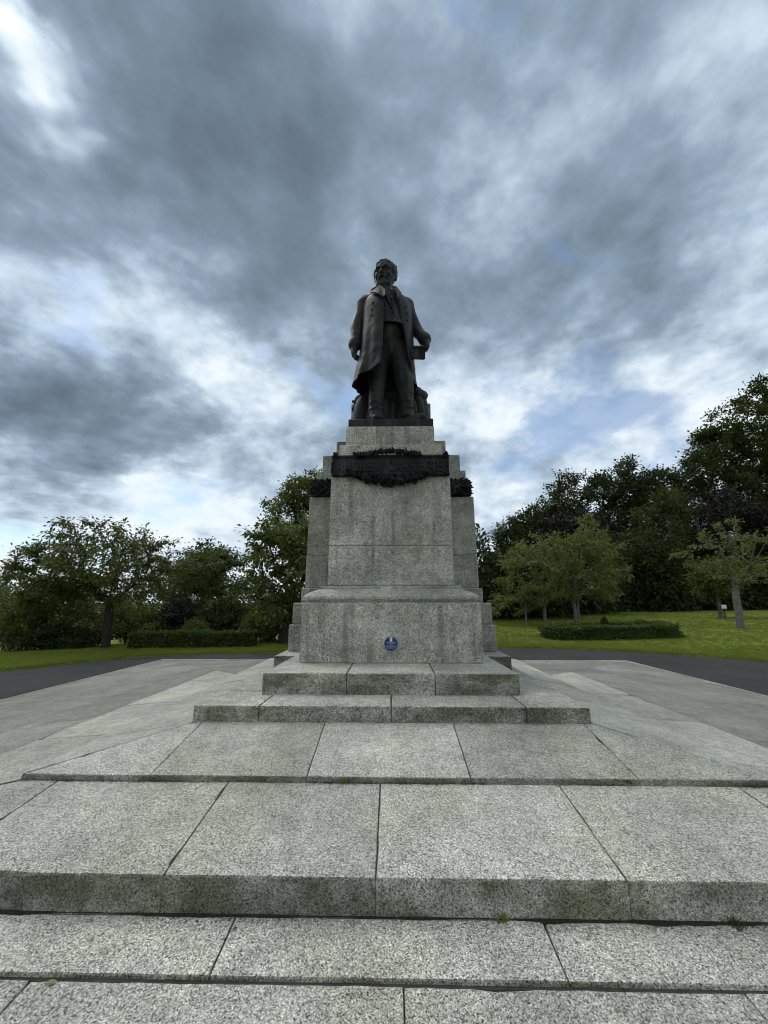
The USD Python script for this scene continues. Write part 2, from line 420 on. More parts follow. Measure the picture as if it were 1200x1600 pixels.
lay([sbox(a + .7, -0.46, min(b + .7, SX), 0.375) for a, b in zip(xs0[:-1], xs0[1:-1] + [SX - .7])], row0, 0.14)
bed(sbox(-SX, -0.47, SX, 2.075), row0, 0.02)
# front course with the rough riser, and its two ramped ends
xs1 = [-4.072, -3.65, -2.47, -1.199, -0.088, 1.198, 2.465, 3.65, 4.072]
reg1 = Polygon([(-4.072, YF), (4.072, YF), (2.75, 3.17), (-2.75, 3.17)])
lay([reg1.intersection(sbox(a, 2, b, 4)) for a, b in zip(xs1, xs1[1:])], f1, 0.33, jit=0.004, bev=0.012, gap=0.003, step=0.05, tilt=0.001)
bed(Polygon([(-4.03, YF + .02), (4.03, YF + .02), (2.75, 3.2), (-2.75, 3.2)]), f1)
# inner course, a few centimetres proud
reg2 = Polygon([(-2.75, 3.164), (2.75, 3.164), (1.86, 3.96), (-1.86, 3.96)])
xs2 = [-3, -1.79, -0.628, 0.568, 1.776, 3]
lay([reg2.intersection(sbox(a, 2, b, 5)) for a, b in zip(xs2, xs2[1:])], f2, 0.16, jit=0.003, bev=0.010, step=0.07)
bed(Polygon([(-2.70, 3.20), (2.70, 3.20), (1.86, 4.0), (-1.86, 4.0)]), f2)
for s in (-1, 1):
    flip = lambda pts: Polygon([(s * x, y) for x, y in pts])
    reg = flip([(2.75, 3.164), (2.75, 9.1), (1.86, 8.5), (1.86, 3.96)])
    ys = [3.0, 3.945, 5.1, 6.3, 7.5, 9.2]
    lay([reg.intersection(sbox(min(0, s * 4), a, max(0, s * 4), b)) for a, b in zip(ys, ys[1:])], side2, 0.16, bev=0.008)
    bed(flip([(2.72, 3.22), (2.72, 9.05), (1.86, 8.5), (1.86, 4.0)]), side2)
    # broad side courses down to the asphalt
    k = (0.0779 * SX) / 0.074                        # where side and back slopes meet
    yh = lambda x: YB - 0.0779 * (SX - x) / 0.074
    reg = flip([(2.752, 3.164), (4.072, YF), (SX, YF), (SX, YB), (2.752, yh(2.752))])
    xs = [2.7, 3.53, 4.40, 5.38, SX] if s > 0 else [-SX, -5.30, -4.25, -3.53, -2.7]
    cl_ = cells(reg, xs, [2.3, 3.6, 4.9, 6.2, 7.5, 8.8, 10.0, 11.2], 0.6, rng=np.random.default_rng(7 + s)); q_ = len(cl_) // 4
    near_ = cl_[:q_] if s > 0 else cl_[3 * q_:]; far_ = cl_[q_:] if s > 0 else cl_[:3 * q_]
    lay(near_, side1, 0.12, bev=0.006, step=0.15, jit=0.002); lay(far_, side1, 0.12, mat=M_OUTER, bev=0.006, step=0.15, jit=0.002)
    bed(reg.buffer(-0.004), side1)
regb = Polygon([(-SX, YB), (SX, YB), (2.752, yh(2.752)), (-2.752, yh(2.752))])
lay(cells(regb, [7.2, 8.2, 9.2, 10.15, YB], np.arange(-6.9, 7.0, 1.38), 0.7, along='x', rng=np.random.default_rng(3)), back1, 0.12, mat=M_OUTER, bev=0.006, step=0.2, jit=0.002)
bed(regb, back1)
obj('mortar_bed', cat(beds), M_MORTAR, paving)
# pale edging stones along the back and sides of the paving
e = []
for a, b in zip(np.arange(-6.34, 6.3, 0.905), np.arange(-6.34, 6.3, 0.905) + 0.9):
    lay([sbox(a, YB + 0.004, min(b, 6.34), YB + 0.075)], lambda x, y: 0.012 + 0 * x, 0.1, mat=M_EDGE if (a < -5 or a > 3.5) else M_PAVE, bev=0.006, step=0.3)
for s in (-1, 1):
    for a in np.arange(2.4, 11.0, 0.86):
        X0, X1 = sorted((s * (SX + 0.004), s * (SX + 0.06)))
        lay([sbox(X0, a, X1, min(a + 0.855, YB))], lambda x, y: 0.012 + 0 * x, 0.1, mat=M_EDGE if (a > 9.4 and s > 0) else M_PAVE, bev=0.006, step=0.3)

# ------------------------------------------------------------------ pedestal
ped = thing('monument_pedestal', 'tall grey granite pedestal of stepped blocks under the bronze statue', 'pedestal', (0, 6.7, 0))
off = np.array([0, -6.7, 0])


def block(name, m, mat, smooth=30):
    m = m.copy() if isinstance(m, trimesh.Trimesh) else from_manifold(m)
    m.apply_translation(off)
    return obj(name, m, mat, ped, smooth=smooth)


Z3, Z4, ZP = 0.600, 0.815, 1.552
flat = lambda h: (lambda x, y: h + 0 * x)


def step_block(x0, x1, y0, y1, top, thick, seed):
    m = slab(sbox(x0, y0, x1, y1), flat(top), thick, 0.008, 0.014, seed, 0.003, 0.08, 0.0008)
    block('step_block', m, M_STEP, 28)


# lower step
for i, (a, b) in enumerate(zip([-1.888, -1.262, -0.010, 1.255], [-1.262, -0.010, 1.255, 1.848])): step_block(a, b, 3.938, 4.56, Z3, 0.19, 200 + i)
for s in (-1, 1):
    for i, (a, b) in enumerate(((4.56, 5.55), (5.55, 6.7), (6.7, 7.8), (7.8, 8.55))):
        x0, x1 = (-1.888, -1.25) if s < 0 else (1.25, 1.848)
        step_block(x0, x1, a, b, Z3, 0.19, 210 + i + (5 if s > 0 else 0))
block('step_core', cbox(-1.86, 1.83, 4.0, 8.5, 0.1, Z3 - 0.02), M_MORTAR)
# upper step: cruciform
for i, (a, b) in enumerate(zip([-1.387, -0.485, 0.458], [-0.485, 0.458, 1.350])): step_block(a, b, 4.383, 5.10, Z4, 0.23, 230 + i)
for s in (-1, 1):
    x0, x1 = sorted((s * 1.37, s * 1.05)); step_block(x0 - (.017 if s < 0 else 0), x1 - (.02 if s > 0 else 0), 5.10, 5.72, Z4, 0.23, 236 + s)
    x0, x1 = sorted((s * 1.668, s * 1.05))
    for i, (a, b) in enumerate(((5.72, 6.7), (6.7, 7.68))): step_block(x0, x1, a, b, Z4, 0.23, 240 + i + s * 3)
block('step_core', cbox(-1.3, 1.28, 4.45, 8.2, 0.5, Z4 - 0.02), M_MORTAR)


def split(m, cuts, axis=0, gap=0.006):
    """Cuts a solid into stones with open joints between them."""
    n = [0, 0, 0]; n[axis] = 1
    out, rest = [], m
    for c in cuts:
        lo = rest.trim_by_plane([-v for v in n], -(c - gap / 2))
        rest = rest.trim_by_plane(n, c + gap / 2)
        out.append(lo)
    return out + [rest]


def moulded(hx, y0, y1, prof, cx=0.0):
    """A rectangular course whose edge follows a profile of (inset, height)."""
    V, F = [], []
    for ins, z in prof:
        V += [(cx - hx + ins, y0 + ins, z), (cx + hx - ins, y0 + ins, z), (cx + hx - ins, y1 - ins, z), (cx - hx + ins, y1 - ins, z)]
    for k in range(len(prof) - 1):
        for i in range(4):
            a, b = 4 * k + i, 4 * k + (i + 1) % 4
            F += [(a, b, b + 4), (a, b + 4, a + 4)]
    F += [(0, 2, 1), (0, 3, 2)]
    t = 4 * (len(prof) - 1); F += [(t, t + 1, t + 2), (t, t + 2, t + 3)]
    return to_manifold(trimesh.Trimesh(np.array(V, float), np.array(F)))


base = to_manifold(cbox(-1.158, 1.135, 5.059, 6.35, Z4, ZP - 0.004, 0.012))
for m in split(base, [-0.006], 0, 0.003): block('base_block', m, M_PED)
prof = [(0.05, ZP - 0.002), (0.035, ZP + 0.012), (0.035, ZP + 0.022), (0.012, ZP + 0.034)]
for a in np.linspace(0, 1, 10): prof.append((0.004 + 0.19 * a ** 1.7, ZP + 0.045 + 0.127 * a ** 0.86))
prof += [(0.20, ZP + 0.174), (0.20, ZP + 0.205), (0.207, ZP + 0.215)]
for m in split(moulded(1.146, 5.064, 6.4, prof, -0.0115), [-0.006], 0, 0.003): block('moulding_block', m, M_PED, 35)
ZS = ZP + 0.219
SHL, SHR, YSH = -0.868, 0.846, 5.279
for z0, z1, cuts in ((ZS, 2.312, []), (2.317, 3.318, [-0.010])):
    for m in split(to_manifold(cbox(SHL, SHR, YSH, 6.5, z0, z1, 0.010)), cuts, 0, 0.002): block('shaft_block', m, M_PED)
block('shaft_block', cbox(SHL + .02, SHR - .02, YSH + 0.01, 6.5, 3.322, 3.66, 0.01), M_PED)
for m in split(to_manifold(cbox(-0.768, 0.752, YSH + 0.06, 6.5, 3.664, 3.836, 0.010)), [-0.225], 0, 0.004): block('cap_block', m, M_PED)
for m in split(to_manifold(cbox(-0.684, 0.658, YSH + 0.14, 6.5, 3.840, 4.172, 0.012)), [-0.225], 0, 0.003): block('cap_block', m, M_PED)
# wings behind the shaft
YW, YE = 6.186, 7.35
for z0, z1, hx, dy in ((Z4, 1.212, 1.600, 0.0), (1.216, 1.541, 1.566, 0.05), (1.545, 1.770, 1.445, 0.06), (1.774, 2.296, 1.400, 0.10), (2.300, 3.290, 1.392, 0.10)):
    for m in split(to_manifold(cbox(-hx, hx, YW + dy, YE - dy, z0, z1, 0.014)), [0.0], 0, 0.004): block('wing_block', m, M_WING)
for z0, z1, hx, dy in ((3.294, 3.600, 1.30, .2), (3.604, 3.792, 1.300, 0.20), (3.796, 4.092, 1.212, 0.22), (4.096, 4.372, 0.976, 0.24)):
    for m in split(to_manifold(cbox(-hx, hx, YW + dy, YE - dy, z0, z1, 0.014)), [0.0], 0, 0.004): block('wing_block', m, M_WING)
block('core_block', cbox(-0.725, 0.725, 6.40, 7.12, 4.376, 5.095, 0.014), M_WING)

# ------------------------------------------------------------------ small modelling tools
def tube(pts, rad, sides=6, cap=True):
    """A tapering round bar through points."""
    pts = np.asarray(pts, float); rad = np.broadcast_to(np.asarray(rad, float), len(pts))
    T = np.gradient(pts, axis=0); T /= np.maximum(np.linalg.norm(T, axis=1, keepdims=True), 1e-9)
    ref = np.array([0, 0, 1.0]) if abs(T[0] @ [0, 0, 1]) < 0.9 else np.array([1.0, 0, 0])
    V = []
    for p, t, r in zip(pts, T, rad):
        a = np.cross(t, ref); a /= max(np.linalg.norm(a), 1e-9); b = np.cross(t, a)
        ph = np.arange(sides) / sides * 2 * np.pi
        V.append(p + r * (np.cos(ph)[:, None] * a + np.sin(ph)[:, None] * b))
    V = np.vstack(V); F = []
    for k in range(len(pts) - 1):
        for i in range(sides):
            a, b = k * sides + i, k * sides + (i + 1) % sides
            F += [(a, a + sides, b), (b, a + sides, b + sides)]
    if cap:
        V = np.vstack([V, pts[0], pts[-1]]); n0 = len(V) - 2; L = (len(pts) - 1) * sides
        for i in range(sides):
            j = (i + 1) % sides
            F += [(n0, i, j), (n0 + 1, L + j, L + i)]
    return trimesh.Trimesh(V, np.array(F), process=False)


def surface_nets(S, org, h):
    """The zero surface of a sampled distance field as a closed mesh."""
    ins = S < 0
    c = [(i, j, k) for i in (0, 1) for j in (0, 1) for k in (0, 1)]
    sh = tuple(n - 1 for n in S.shape)
    sl = lambda A, o: A[o[0]:o[0] + sh[0], o[1]:o[1] + sh[1], o[2]:o[2] + sh[2]]
    cnt = sum(sl(ins, o).astype(np.int8) for o in c)
    act = (cnt > 0) & (cnt < 8)
    ii = np.argwhere(act)
    vals = np.stack([S[ii[:, 0] + o[0], ii[:, 1] + o[1], ii[:, 2] + o[2]] for o in c], 1)
    acc = np.zeros((len(ii), 3)); num = np.zeros(len(ii))
    for a in range(8):
        for b in range(a + 1, 8):
            oa, ob = np.array(c[a]), np.array(c[b])
            if np.abs(oa - ob).sum() != 1: continue
            va, vb = vals[:, a], vals[:, b]
            x = (va < 0) != (vb < 0)
            t = np.where(x, va / np.where(x, va - vb, 1), 0)
            acc += np.where(x[:, None], oa + t[:, None] * (ob - oa), 0); num += x
    V = org + h * (ii + acc / num[:, None])
    idx = -np.ones(sh, int); idx[tuple(ii.T)] = np.arange(len(ii))
    F = []
    for ax in range(3):
        u, v = (ax + 1) % 3, (ax + 2) % 3
        A = np.take(ins, range(0, S.shape[ax] - 1), ax); B = np.take(ins, range(1, S.shape[ax]), ax)
        e = np.argwhere(A != B)
        e = e[(e[:, u] > 0) & (e[:, v] > 0) & (e[:, u] < sh[u]) & (e[:, v] < sh[v])]
        flipq = A[tuple(e.T)]
        def cell(du, dv):
            q = e.copy(); q[:, u] -= du; q[:, v] -= dv; return idx[tuple(q.T)]
        q = np.stack([cell(1, 1), cell(0, 1), cell(0, 0), cell(1, 0)], 1)
        q[~flipq] = q[~flipq][:, ::-1]
        F += [q[:, [0, 1, 2]], q[:, [0, 2, 3]]]
    return trimesh.Trimesh(V, np.vstack(F), process=False)


class Clay:
    """A distance field on a grid, built up from rounded forms that melt into each other."""
    def __init__(s, lo, hi, h):
        s.lo, s.h = np.array(lo, float), h
        s.n = np.ceil((np.array(hi) - lo) / h).astype(int) + 1
        s.S = np.full(s.n, 1.0, np.float32)
        s.ax = [s.lo[k] + h * np.arange(s.n[k]) for k in range(3)]
    def _blk(s, lo, hi):
        a = np.maximum(((np.array(lo) - s.lo) / s.h).astype(int), 0); b = np.minimum(((np.array(hi) - s.lo) / s.h).astype(int) + 2, s.n)
        sl = tuple(slice(i, j) for i, j in zip(a, b))
        return sl, np.stack(np.meshgrid(*[s.ax[k][sl[k]] for k in range(3)], indexing='ij'), -1)
    def _put(s, sl, d, k, cut):
        S = s.S[sl]
        if cut: d = -d; a, b = -S, -d
        else: a, b = S, d
        hh = np.clip(0.5 + 0.5 * (b - a) / k, 0, 1)
        r = b * (1 - hh) + a * hh - k * hh * (1 - hh)
        s.S[sl] = -r if cut else r
    def bone(s, a, b, ra, rb=None, k=0.03, cut=False):
        a, b = np.array(a, float), np.array(b, float); rb = ra if rb is None else rb; m = max(ra, rb) + k + 0.06
        sl, P = s._blk(np.minimum(a, b) - m, np.maximum(a, b) + m)
        ab = b - a; t = np.clip(((P - a) @ ab) / max(ab @ ab, 1e-9), 0, 1)
        d = np.linalg.norm(P - a - t[..., None] * ab, axis=-1) - (ra + (rb - ra) * t)
        s._put(sl, d, k, cut)
    def ball(s, c, r, k=0.03, R=None, cut=False):
        c = np.array(c, float); r = np.broadcast_to(np.array(r, float), 3); m = max(r) + k + 0.06
        sl, P = s._blk(c - m, c + m)
        q = P - c
        if R is not None: q = q @ R
        k0 = np.linalg.norm(q / r, axis=-1); k1 = np.linalg.norm(q / (r * r), axis=-1)
        s._put(sl, np.where(k1 > 1e-9, k0 * (k0 - 1) / np.maximum(k1, 1e-9), -min(r)), k, cut)
    def mesh(s): return surface_nets(s.S, s.lo, s.h)


def rotz(a): return np.array([[math.cos(a), -math.sin(a), 0], [math.sin(a), math.cos(a), 0], [0, 0, 1]])


# ------------------------------------------------------------------ the bronze statue
SZ = 4.325
statue = thing('bronze_statue', 'dark bronze statue of a bearded man in an open frock coat holding a book', 'statue', (0, 5.9, SZ))
cl = Clay((-0.92, -0.62, -0.01), (0.86, 0.50, 3.42), 0.0115)
A3 = lambda *p: np.array(p, float)
# trunk under the coat, waistcoat belly, neck
cl.ball((-0.07, -0.02, 2.25), (0.38, 0.27, 0.46), 0.05)
cl.ball((-0.03, -0.03, 1.85), (0.32, 0.30, 0.34), 0.08)
cl.ball((0.00, 0.05, 1.55), (0.31, 0.23, 0.28), 0.08)
cl.bone((-0.42, 0.02, 2.52), (0.26, 0.02, 2.46), 0.13, 0.13, 0.10)
cl.ball((-0.08, 0.06, 2.50), (0.33, 0.18, 0.16), 0.08)
cl.bone((-0.09, 0.04, 2.50), (-0.10, 0.02, 2.84), 0.125, 0.118, 0.04)
# legs: the right one carries, the left one steps out
cl.bone((-0.17, 0.05, 1.5), (-0.235, -0.04, 0.92), 0.185, 0.145, 0.06)
cl.bone((-0.235, -0.04, 0.92), (-0.245, -0.06, 0.22), 0.140, 0.108, 0.05)
cl.bone((0.15, 0.04, 1.5), (0.225, -0.08, 0.90), 0.190, 0.150, 0.06)
cl.bone((0.225, -0.08, 0.90), (0.285, -0.07, 0.22), 0.145, 0.112, 0.05)
# trouser folds breaking over the shoes
for x, y, s in ((-0.245, -0.07, -1), (0.285, -0.09, 1)):
    for z, r in ((0.19, .116), (0.25, .100), (0.33, .112), (0.45, .112)):
        cl.ball((x, y - 0.01, z), (r, r * 1.05, 0.035), 0.03)
    cl.bone((x - .06, y - .09, .62), (x + .05, y - .095, .40), 0.022, 0.02, 0.03)
# shoes
cl.bone((-0.245, 0.00, 0.075), (-0.215, -0.30, 0.055), 0.092, 0.088, 0.03); cl.ball((-0.21, -0.32, 0.05), (0.10, 0.12, 0.07), 0.03)
cl.bone((-0.245, -0.06, 0.13), (-0.22, -0.22, 0.08), 0.085, 0.06, 0.04)
cl.bone((0.285, 0.00, 0.075), (0.44, -0.27, 0.055), 0.10, 0.095, 0.03); cl.ball((0.47, -0.31, 0.05), (0.115, 0.12, 0.075), 0.03)
cl.bone((0.29, -0.06, 0.14), (0.39, -0.20, 0.08), 0.09, 0.065, 0.04)
# sleeves
LS, LE, LW = A3(-0.465, 0.02, 2.45), A3(-0.575, 0.06, 1.98), A3(-0.622, -0.07, 1.575)
cl.bone(LS, LE, 0.155, 0.128, 0.05); cl.bone(LE, LW, 0.126, 0.098, 0.04)
RS, RE, RW = A3(0.280, 0.03, 2.42), A3(0.445, 0.06, 1.98), A3(0.592, -0.08, 1.66)
cl.bone(RS, RE, 0.145, 0.108, 0.05); cl.bone(RE, RW, 0.106, 0.088, 0.03)
for w, e_ in ((LW, LE), (RW, RE)):                                                          # cuffs
    dn = (w - e_) / np.linalg.norm(w - e_)
    cl.bone(w - dn * .05, w + dn * .0, 0.112, 0.112, 0.012)


def hand(w, dn, palm_n, side, curl):
    """A hand: palm, four bent fingers of unequal length, thumb from the side of the palm."""
    acr = np.cross(dn, palm_n); acr /= np.linalg.norm(acr); acr = acr * side
    cl.bone(w, w + dn * .10, 0.056, 0.056, 0.03)
    for i in (-1, 0, 1): cl.bone(w + dn * .05 + acr * i * .028, w + dn * .16 + acr * i * .04, 0.040, 0.036, 0.03)
    for i, L in zip((-1.5, -.5, .5, 1.5), (.105, .125, .13, .11)):
        k0 = w + dn * .165 + acr * i * .034
        d1 = dn * math.cos(curl) + palm_n * math.sin(curl); d2 = dn * math.cos(curl * 2.1) + palm_n * math.sin(curl * 2.1)
        k1 = k0 + d1 * L * .5; k2 = k1 + d2 * L * .5
        cl.bone(k0, k1, .0225, .021, .010); cl.bone(k1, k2, .021, .0175, .008)
    t0 = w + dn * .05 + acr * .06; t1 = t0 + dn * .07 + acr * .035 + palm_n * .03; t2 = t1 + dn * .055 + palm_n * .03
    cl.bone(t0, t1, .028, .024, .02); cl.bone(t1, t2, .023, .019, .008)


hand(A3(-0.625, -0.085, 1.535), A3(-0.03, -0.10, -1.0) / 1.005, A3(0.95, 0.15, -0.05), -1, 0.55)
hand(A3(0.612, -0.100, 1.61), A3(0.02, -0.22, -0.98) / 1.005, A3(-0.95, -0.30, 0.0), 1, 0.6)
# head, turned a little to the left of the picture
HC = A3(-0.095, -0.05, 2.985); HR = rotz(-0.30) @ np.array([[1, 0, 0], [0, math.cos(.2), -math.sin(.2)], [0, math.sin(.2), math.cos(.2)]])
def hp(x, y, z): return HC + HR @ A3(x, y, z)
cl.ball(hp(0, 0.03, 0.075), (0.182, 0.222, 0.235), 0.03, HR)                 # skull
cl.ball(hp(0, -0.045, -0.06), (0.150, 0.160, 0.180), 0.05, HR)               # face and jaw
cl.ball(hp(0, -0.130, -0.185), (0.105, 0.085, 0.080), 0.04, HR)              # beard
for s in (-1, 1):
    cl.bone(hp(s * .135, -.01, -.04), hp(s * .090, -.10, -.185), .050, .052, .035)  # side whiskers
    cl.ball(hp(s * .092, -.142, -.030), (.050, .045, .042), .04, HR)               # cheeks
    cl.ball(hp(s * .066, -.205, .040), .042, .018, cut=True)                        # eye sockets
    cl.ball(hp(s * .064, -.163, .040), .031, .006)                                  # eyes
    cl.bone(hp(s * .018, -.196, .084), hp(s * .075, -.190, .096), .023, .025, .018)  # brows
    cl.bone(hp(s * .075, -.190, .096), hp(s * .130, -.140, .072), .025, .018, .018)
    cl.ball(hp(s * .182, .045, -.01), (.026, .048, .070), .012, HR)                 # ears
    cl.ball(hp(s * .160, .05, .10), (.060, .14, .13), .03, HR)                      # hair at the sides
cl.bone(hp(0, -.190, .065), hp(0, -.246, -.035), .022, .032, .014)           # nose
for s in (-1, 1): cl.ball(hp(s * .028, -.222, -.045), .022, .010)
cl.bone(hp(-.05, -.212, -.120), hp(.05, -.212, -.120), .011, .011, .008, cut=True)   # mouth
for s in (-1, 1):
    cl.bone(hp(s * .008, -.222, -.082), hp(s * .060, -.200, -.098), .023, .024, .008)  # moustache
    cl.bone(hp(s * .060, -.200, -.098), hp(s * .108, -.150, -.150), .023, .015, .010)
cl.bone(hp(-.040, -.196, -.136), hp(.040, -.196, -.136), .017, .017, .008)   # lower lip
cl.ball(hp(0, .07, .12), (0.190, 0.205, 0.215), .03, HR)                     # hair cap
for x, y, z in ((-.09, -.10, .215), (-.02, -.09, .245), (.05, -.08, .250), (.11, -.07, .215)):
    cl.bone(hp(x, y, z), hp(x * 1.3 + .03, y + .20, z + .01), .040, .040, .03)
# collar, cravat
for a in np.linspace(-2.7, -.4, 9): cl.ball((-.095 + .145 * math.cos(a), .03 + .155 * math.sin(a), 2.66 - .02 * math.sin(a)), (.036, .036, .05), .02)
cl.ball((-.10, -.175, 2.565), (.085, .045, .05), .02); cl.ball((-.085, -.235, 2.46), (.055, .04, .09), .03)
fig = cl.mesh()
from scipy.sparse import coo_matrix
e_ = fig.edges_unique; nv = len(fig.vertices); Ad = coo_matrix((np.ones(2 * len(e_)), (np.r_[e_[:, 0], e_[:, 1]], np.r_[e_[:, 1], e_[:, 0]])), (nv, nv)).tocsr(); dg = np.asarray(Ad.sum(1))
for _ in range(2): fig.vertices = fig.vertices * .55 + .45 * (Ad @ fig.vertices) / dg
fv = fig.vertices; cloth_ = (fv[:, 2] > .12) & (fv[:, 2] < 2.6) & ~((np.abs(fv[:, 0]) > .5) & (fv[:, 2] < 1.62))
fig.vertices = fv + fig.vertex_normals * ((meshkit.fbm(fv * (5, 5, 2.6), 3, 4) - .5) * .05 * cloth_)[:, None]
hl = (fig.vertices - HC) @ HR; hairy = (fig.vertices[:, 2] > 2.6) & (((hl[:, 2] < -.075) & (hl[:, 1] < .02)) | (hl[:, 2] > .19) | ((hl[:, 1] > .02) & (hl[:, 2] > -.1) & (np.abs(hl[:, 0]) > .1)))
fig.vertices = fig.vertices + fig.vertex_normals * ((meshkit.fbm(hl * (26, 26, 12), 3, 8) - .5) * .034 * hairy)[:, None]
obj('figure', fig, M_BRONZE, statue, smooth=True)


def spline(P, n, closed=False):
    P = np.asarray(P, float)
    from scipy.interpolate import CubicSpline
    t = np.r_[0, np.cumsum(np.linalg.norm(np.diff(P, axis=0), axis=1))]
    return CubicSpline(t, P)(np.linspace(0, t[-1], n))


def shell(grid, thick):
    """A closed sheet of the given thickness from a grid of points (rows, columns, 3)."""
    r, c = grid.shape[:2]
    du = np.gradient(grid, axis=1); dv = np.gradient(grid, axis=0)
    nn = np.cross(du, dv); nn /= np.maximum(np.linalg.norm(nn, axis=-1, keepdims=True), 1e-9)
    V = np.vstack([(grid + nn * thick / 2).reshape(-1, 3), (grid - nn * thick / 2).reshape(-1, 3)])
    i, j = np.meshgrid(np.arange(r - 1), np.arange(c - 1), indexing='ij'); a = (i * c + j).ravel()
    q = np.c_[a, a + 1, a + c + 1, a + c]; N = r * c
    F = [q[:, [0, 1, 2]], q[:, [0, 2, 3]], q[:, [0, 2, 1]] + N, q[:, [0, 3, 2]] + N]
    rim = np.r_[np.arange(c), np.arange(1, r) * c + c - 1, (r - 1) * c + np.arange(c - 2, -1, -1), np.arange(r - 2, 0, -1) * c]
    a, b = rim, np.roll(rim, -1)
    F += [np.c_[a, a + N, b], np.c_[b, a + N, b + N]]
    t = trimesh.Trimesh(V, np.vstack(F), process=False); trimesh.repair.fix_normals(t)
    return t


# the coat: cross-sections from its left front edge round the back to its right front edge
levels = [
    (2.54, [(-.17, -.20), (-.30, -.15), (-.43, .00), (-.36, .19), (-.08, .25), (.18, .19), (.28, .00), (.17, -.14), (.08, -.19)]),
    (2.36, [(-.125, -.325), (-.31, -.27), (-.475, -.02), (-.38, .24), (-.08, .32), (.20, .24), (.36, .00), (.25, -.22), (.115, -.31)]),
    (2.10, [(-.110, -.400), (-.32, -.32), (-.475, -.04), (-.38, .25), (-.06, .33), (.23, .25), (.370, .00), (.29, -.25), (.150, -.345)]),
    (1.75, [(-.115, -.435), (-.34, -.34), (-.490, -.06), (-.39, .24), (-.05, .32), (.25, .24), (.372, .00), (.315, -.23), (.205, -.330)]),
    (1.40, [(-.125, -.460), (-.36, -.35), (-.520, -.08), (-.42, .25), (-.04, .33), (.27, .27), (.385, .04), (.355, -.16), (.270, -.265)]),
    (1.10, [(-.145, -.475), (-.39, -.36), (-.560, -.10), (-.45, .27), (-.03, .36), (.29, .30), (.400, .09), (.390, -.08), (.335, -.180)]),
    (0.82, [(-.170, -.480), (-.42, -.37), (-.610, -.13), (-.48, .29), (-.02, .39), (.31, .33), (.418, .13), (.430, -.01), (.395, -.090)])]
NC = 96
secs = np.array([spline(p, NC) for _, p in levels]); zs = np.array([z for z, _ in levels])
from scipy.interpolate import CubicSpline
rows = np.linspace(0, 1, 70); cs = CubicSpline(-zs, secs, axis=0)
u = np.linspace(0, 1, NC)
hem = np.interp(u, [0, .10, .22, .33, .5, .7, .85, 1.0], [.915, .86, .80, .80, .84, .88, .84, .80])
G = np.zeros((70, NC, 3))
for i, r in enumerate(rows):
    zz = 2.54 + (hem - 2.54) * r
    for j in range(NC):
        G[i, j, :2] = cs(-zz[j])[j]; G[i, j, 2] = zz[j]
low = np.clip((2.1 - G[..., 2]) / 1.2, 0, 1)
fold = (np.sin(u * 2 * np.pi * 7.5 + 0.8 * np.sin(G[..., 2] * 2)) * 0.017 + np.sin(u * 2 * np.pi * 13 + 1.0 + G[..., 2]) * 0.008) * low + (meshkit.fbm(G * 3.2, 3) - .5) * .05 * np.clip(low + .25, 0, 1)
cxy = np.array([-.05, -.02]); rad = G[..., :2] - cxy; rad /= np.linalg.norm(rad, axis=-1, keepdims=True)
G[..., :2] += rad * fold[..., None]
obj('coat', shell(G, 0.035), M_BRONZE, statue, smooth=50)


def plate(poly, yfn, t, n=14):
    """A thin piece cut to a front-view outline and bent over the chest."""
    pts = np.array(poly, float)
    P = Polygon(pts)
    V, F = trimesh.creation.triangulate_polygon(P.segmentize(0.03), engine='earcut')
    e = trimesh.creation.extrude_polygon(P.segmentize(0.04), t, engine='earcut')
    v = e.vertices.copy(); y = yfn(v[:, 0], v[:, 1]) - v[:, 2]
    e.vertices = np.c_[v[:, 0], y, v[:, 1]]
    trimesh.repair.fix_normals(e)
    return e


chest = lambda x, z: -0.30 - 0.12 * np.clip((2.62 - z) / 0.4, 0, 1) + 0.85 * np.maximum(np.abs(x + 0.05) - 0.06, 0) ** 1.5 * 0.9 + 0.34 * np.clip((z - 2.40) / 0.26, 0, 1) ** 1.3
from scipy.spatial import cKDTree
fr_ = G.reshape(-1, 3); fr_ = fr_[(fr_[:, 1] < 0.0)]
kd = cKDTree(fr_[:, [0, 2]])


def on_coat(x, z, lift=0.03):
    d, i = kd.query(np.c_[np.ravel(x), np.minimum(np.ravel(z), 2.50)], k=3)
    return fr_[i, 1].mean(1) - lift + 1.5 * np.maximum(np.ravel(z) - 2.42, 0) ** 2


obj('lapel', plate([(-.195, 2.685), (-.36, 2.585), (-.325, 2.47), (-.115, 2.205), (-.085, 2.27), (-.095, 2.44), (-.14, 2.58)], lambda x, z: on_coat(x, z, .055), 0.03), M_BRONZE, statue, smooth=40)
obj('lapel', plate([(.02, 2.675), (.11, 2.61), (.195, 2.46), (.165, 2.26), (.120, 2.20), (.100, 2.36), (.045, 2.52)], lambda x, z: on_coat(x, z, .055), 0.03), M_BRONZE, statue, smooth=40)
vest = lambda x, z: -0.295 - 0.065 * np.clip((2.4 - z) / 0.4, 0, 1) + 0.9 * np.abs(x - 0.01) ** 2 + 0.25 * np.clip((z - 2.36) / 0.2, 0, 1) ** 1.4
wc = obj('waistcoat', plate([(-.12, 2.44), (-.10, 2.43), (-.075, 2.36), (.00, 2.335), (.09, 2.42), (.11, 2.40), (.16, 2.1), (.21, 1.76), (.16, 1.775), (.06, 1.80), (.02, 1.78), (-.02, 1.80), (-.14, 1.79)], vest, 0.03), M_BRONZE, statue, smooth=40)
for k in range(5):
    z = 2.27 - k * 0.105; s = trimesh.creation.icosphere(1, 0.014); s.apply_translation((0.02 + k * .004, vest(0.02, z) - 0.036, z)); obj('button', s, M_BRONZE, wc, smooth=True)
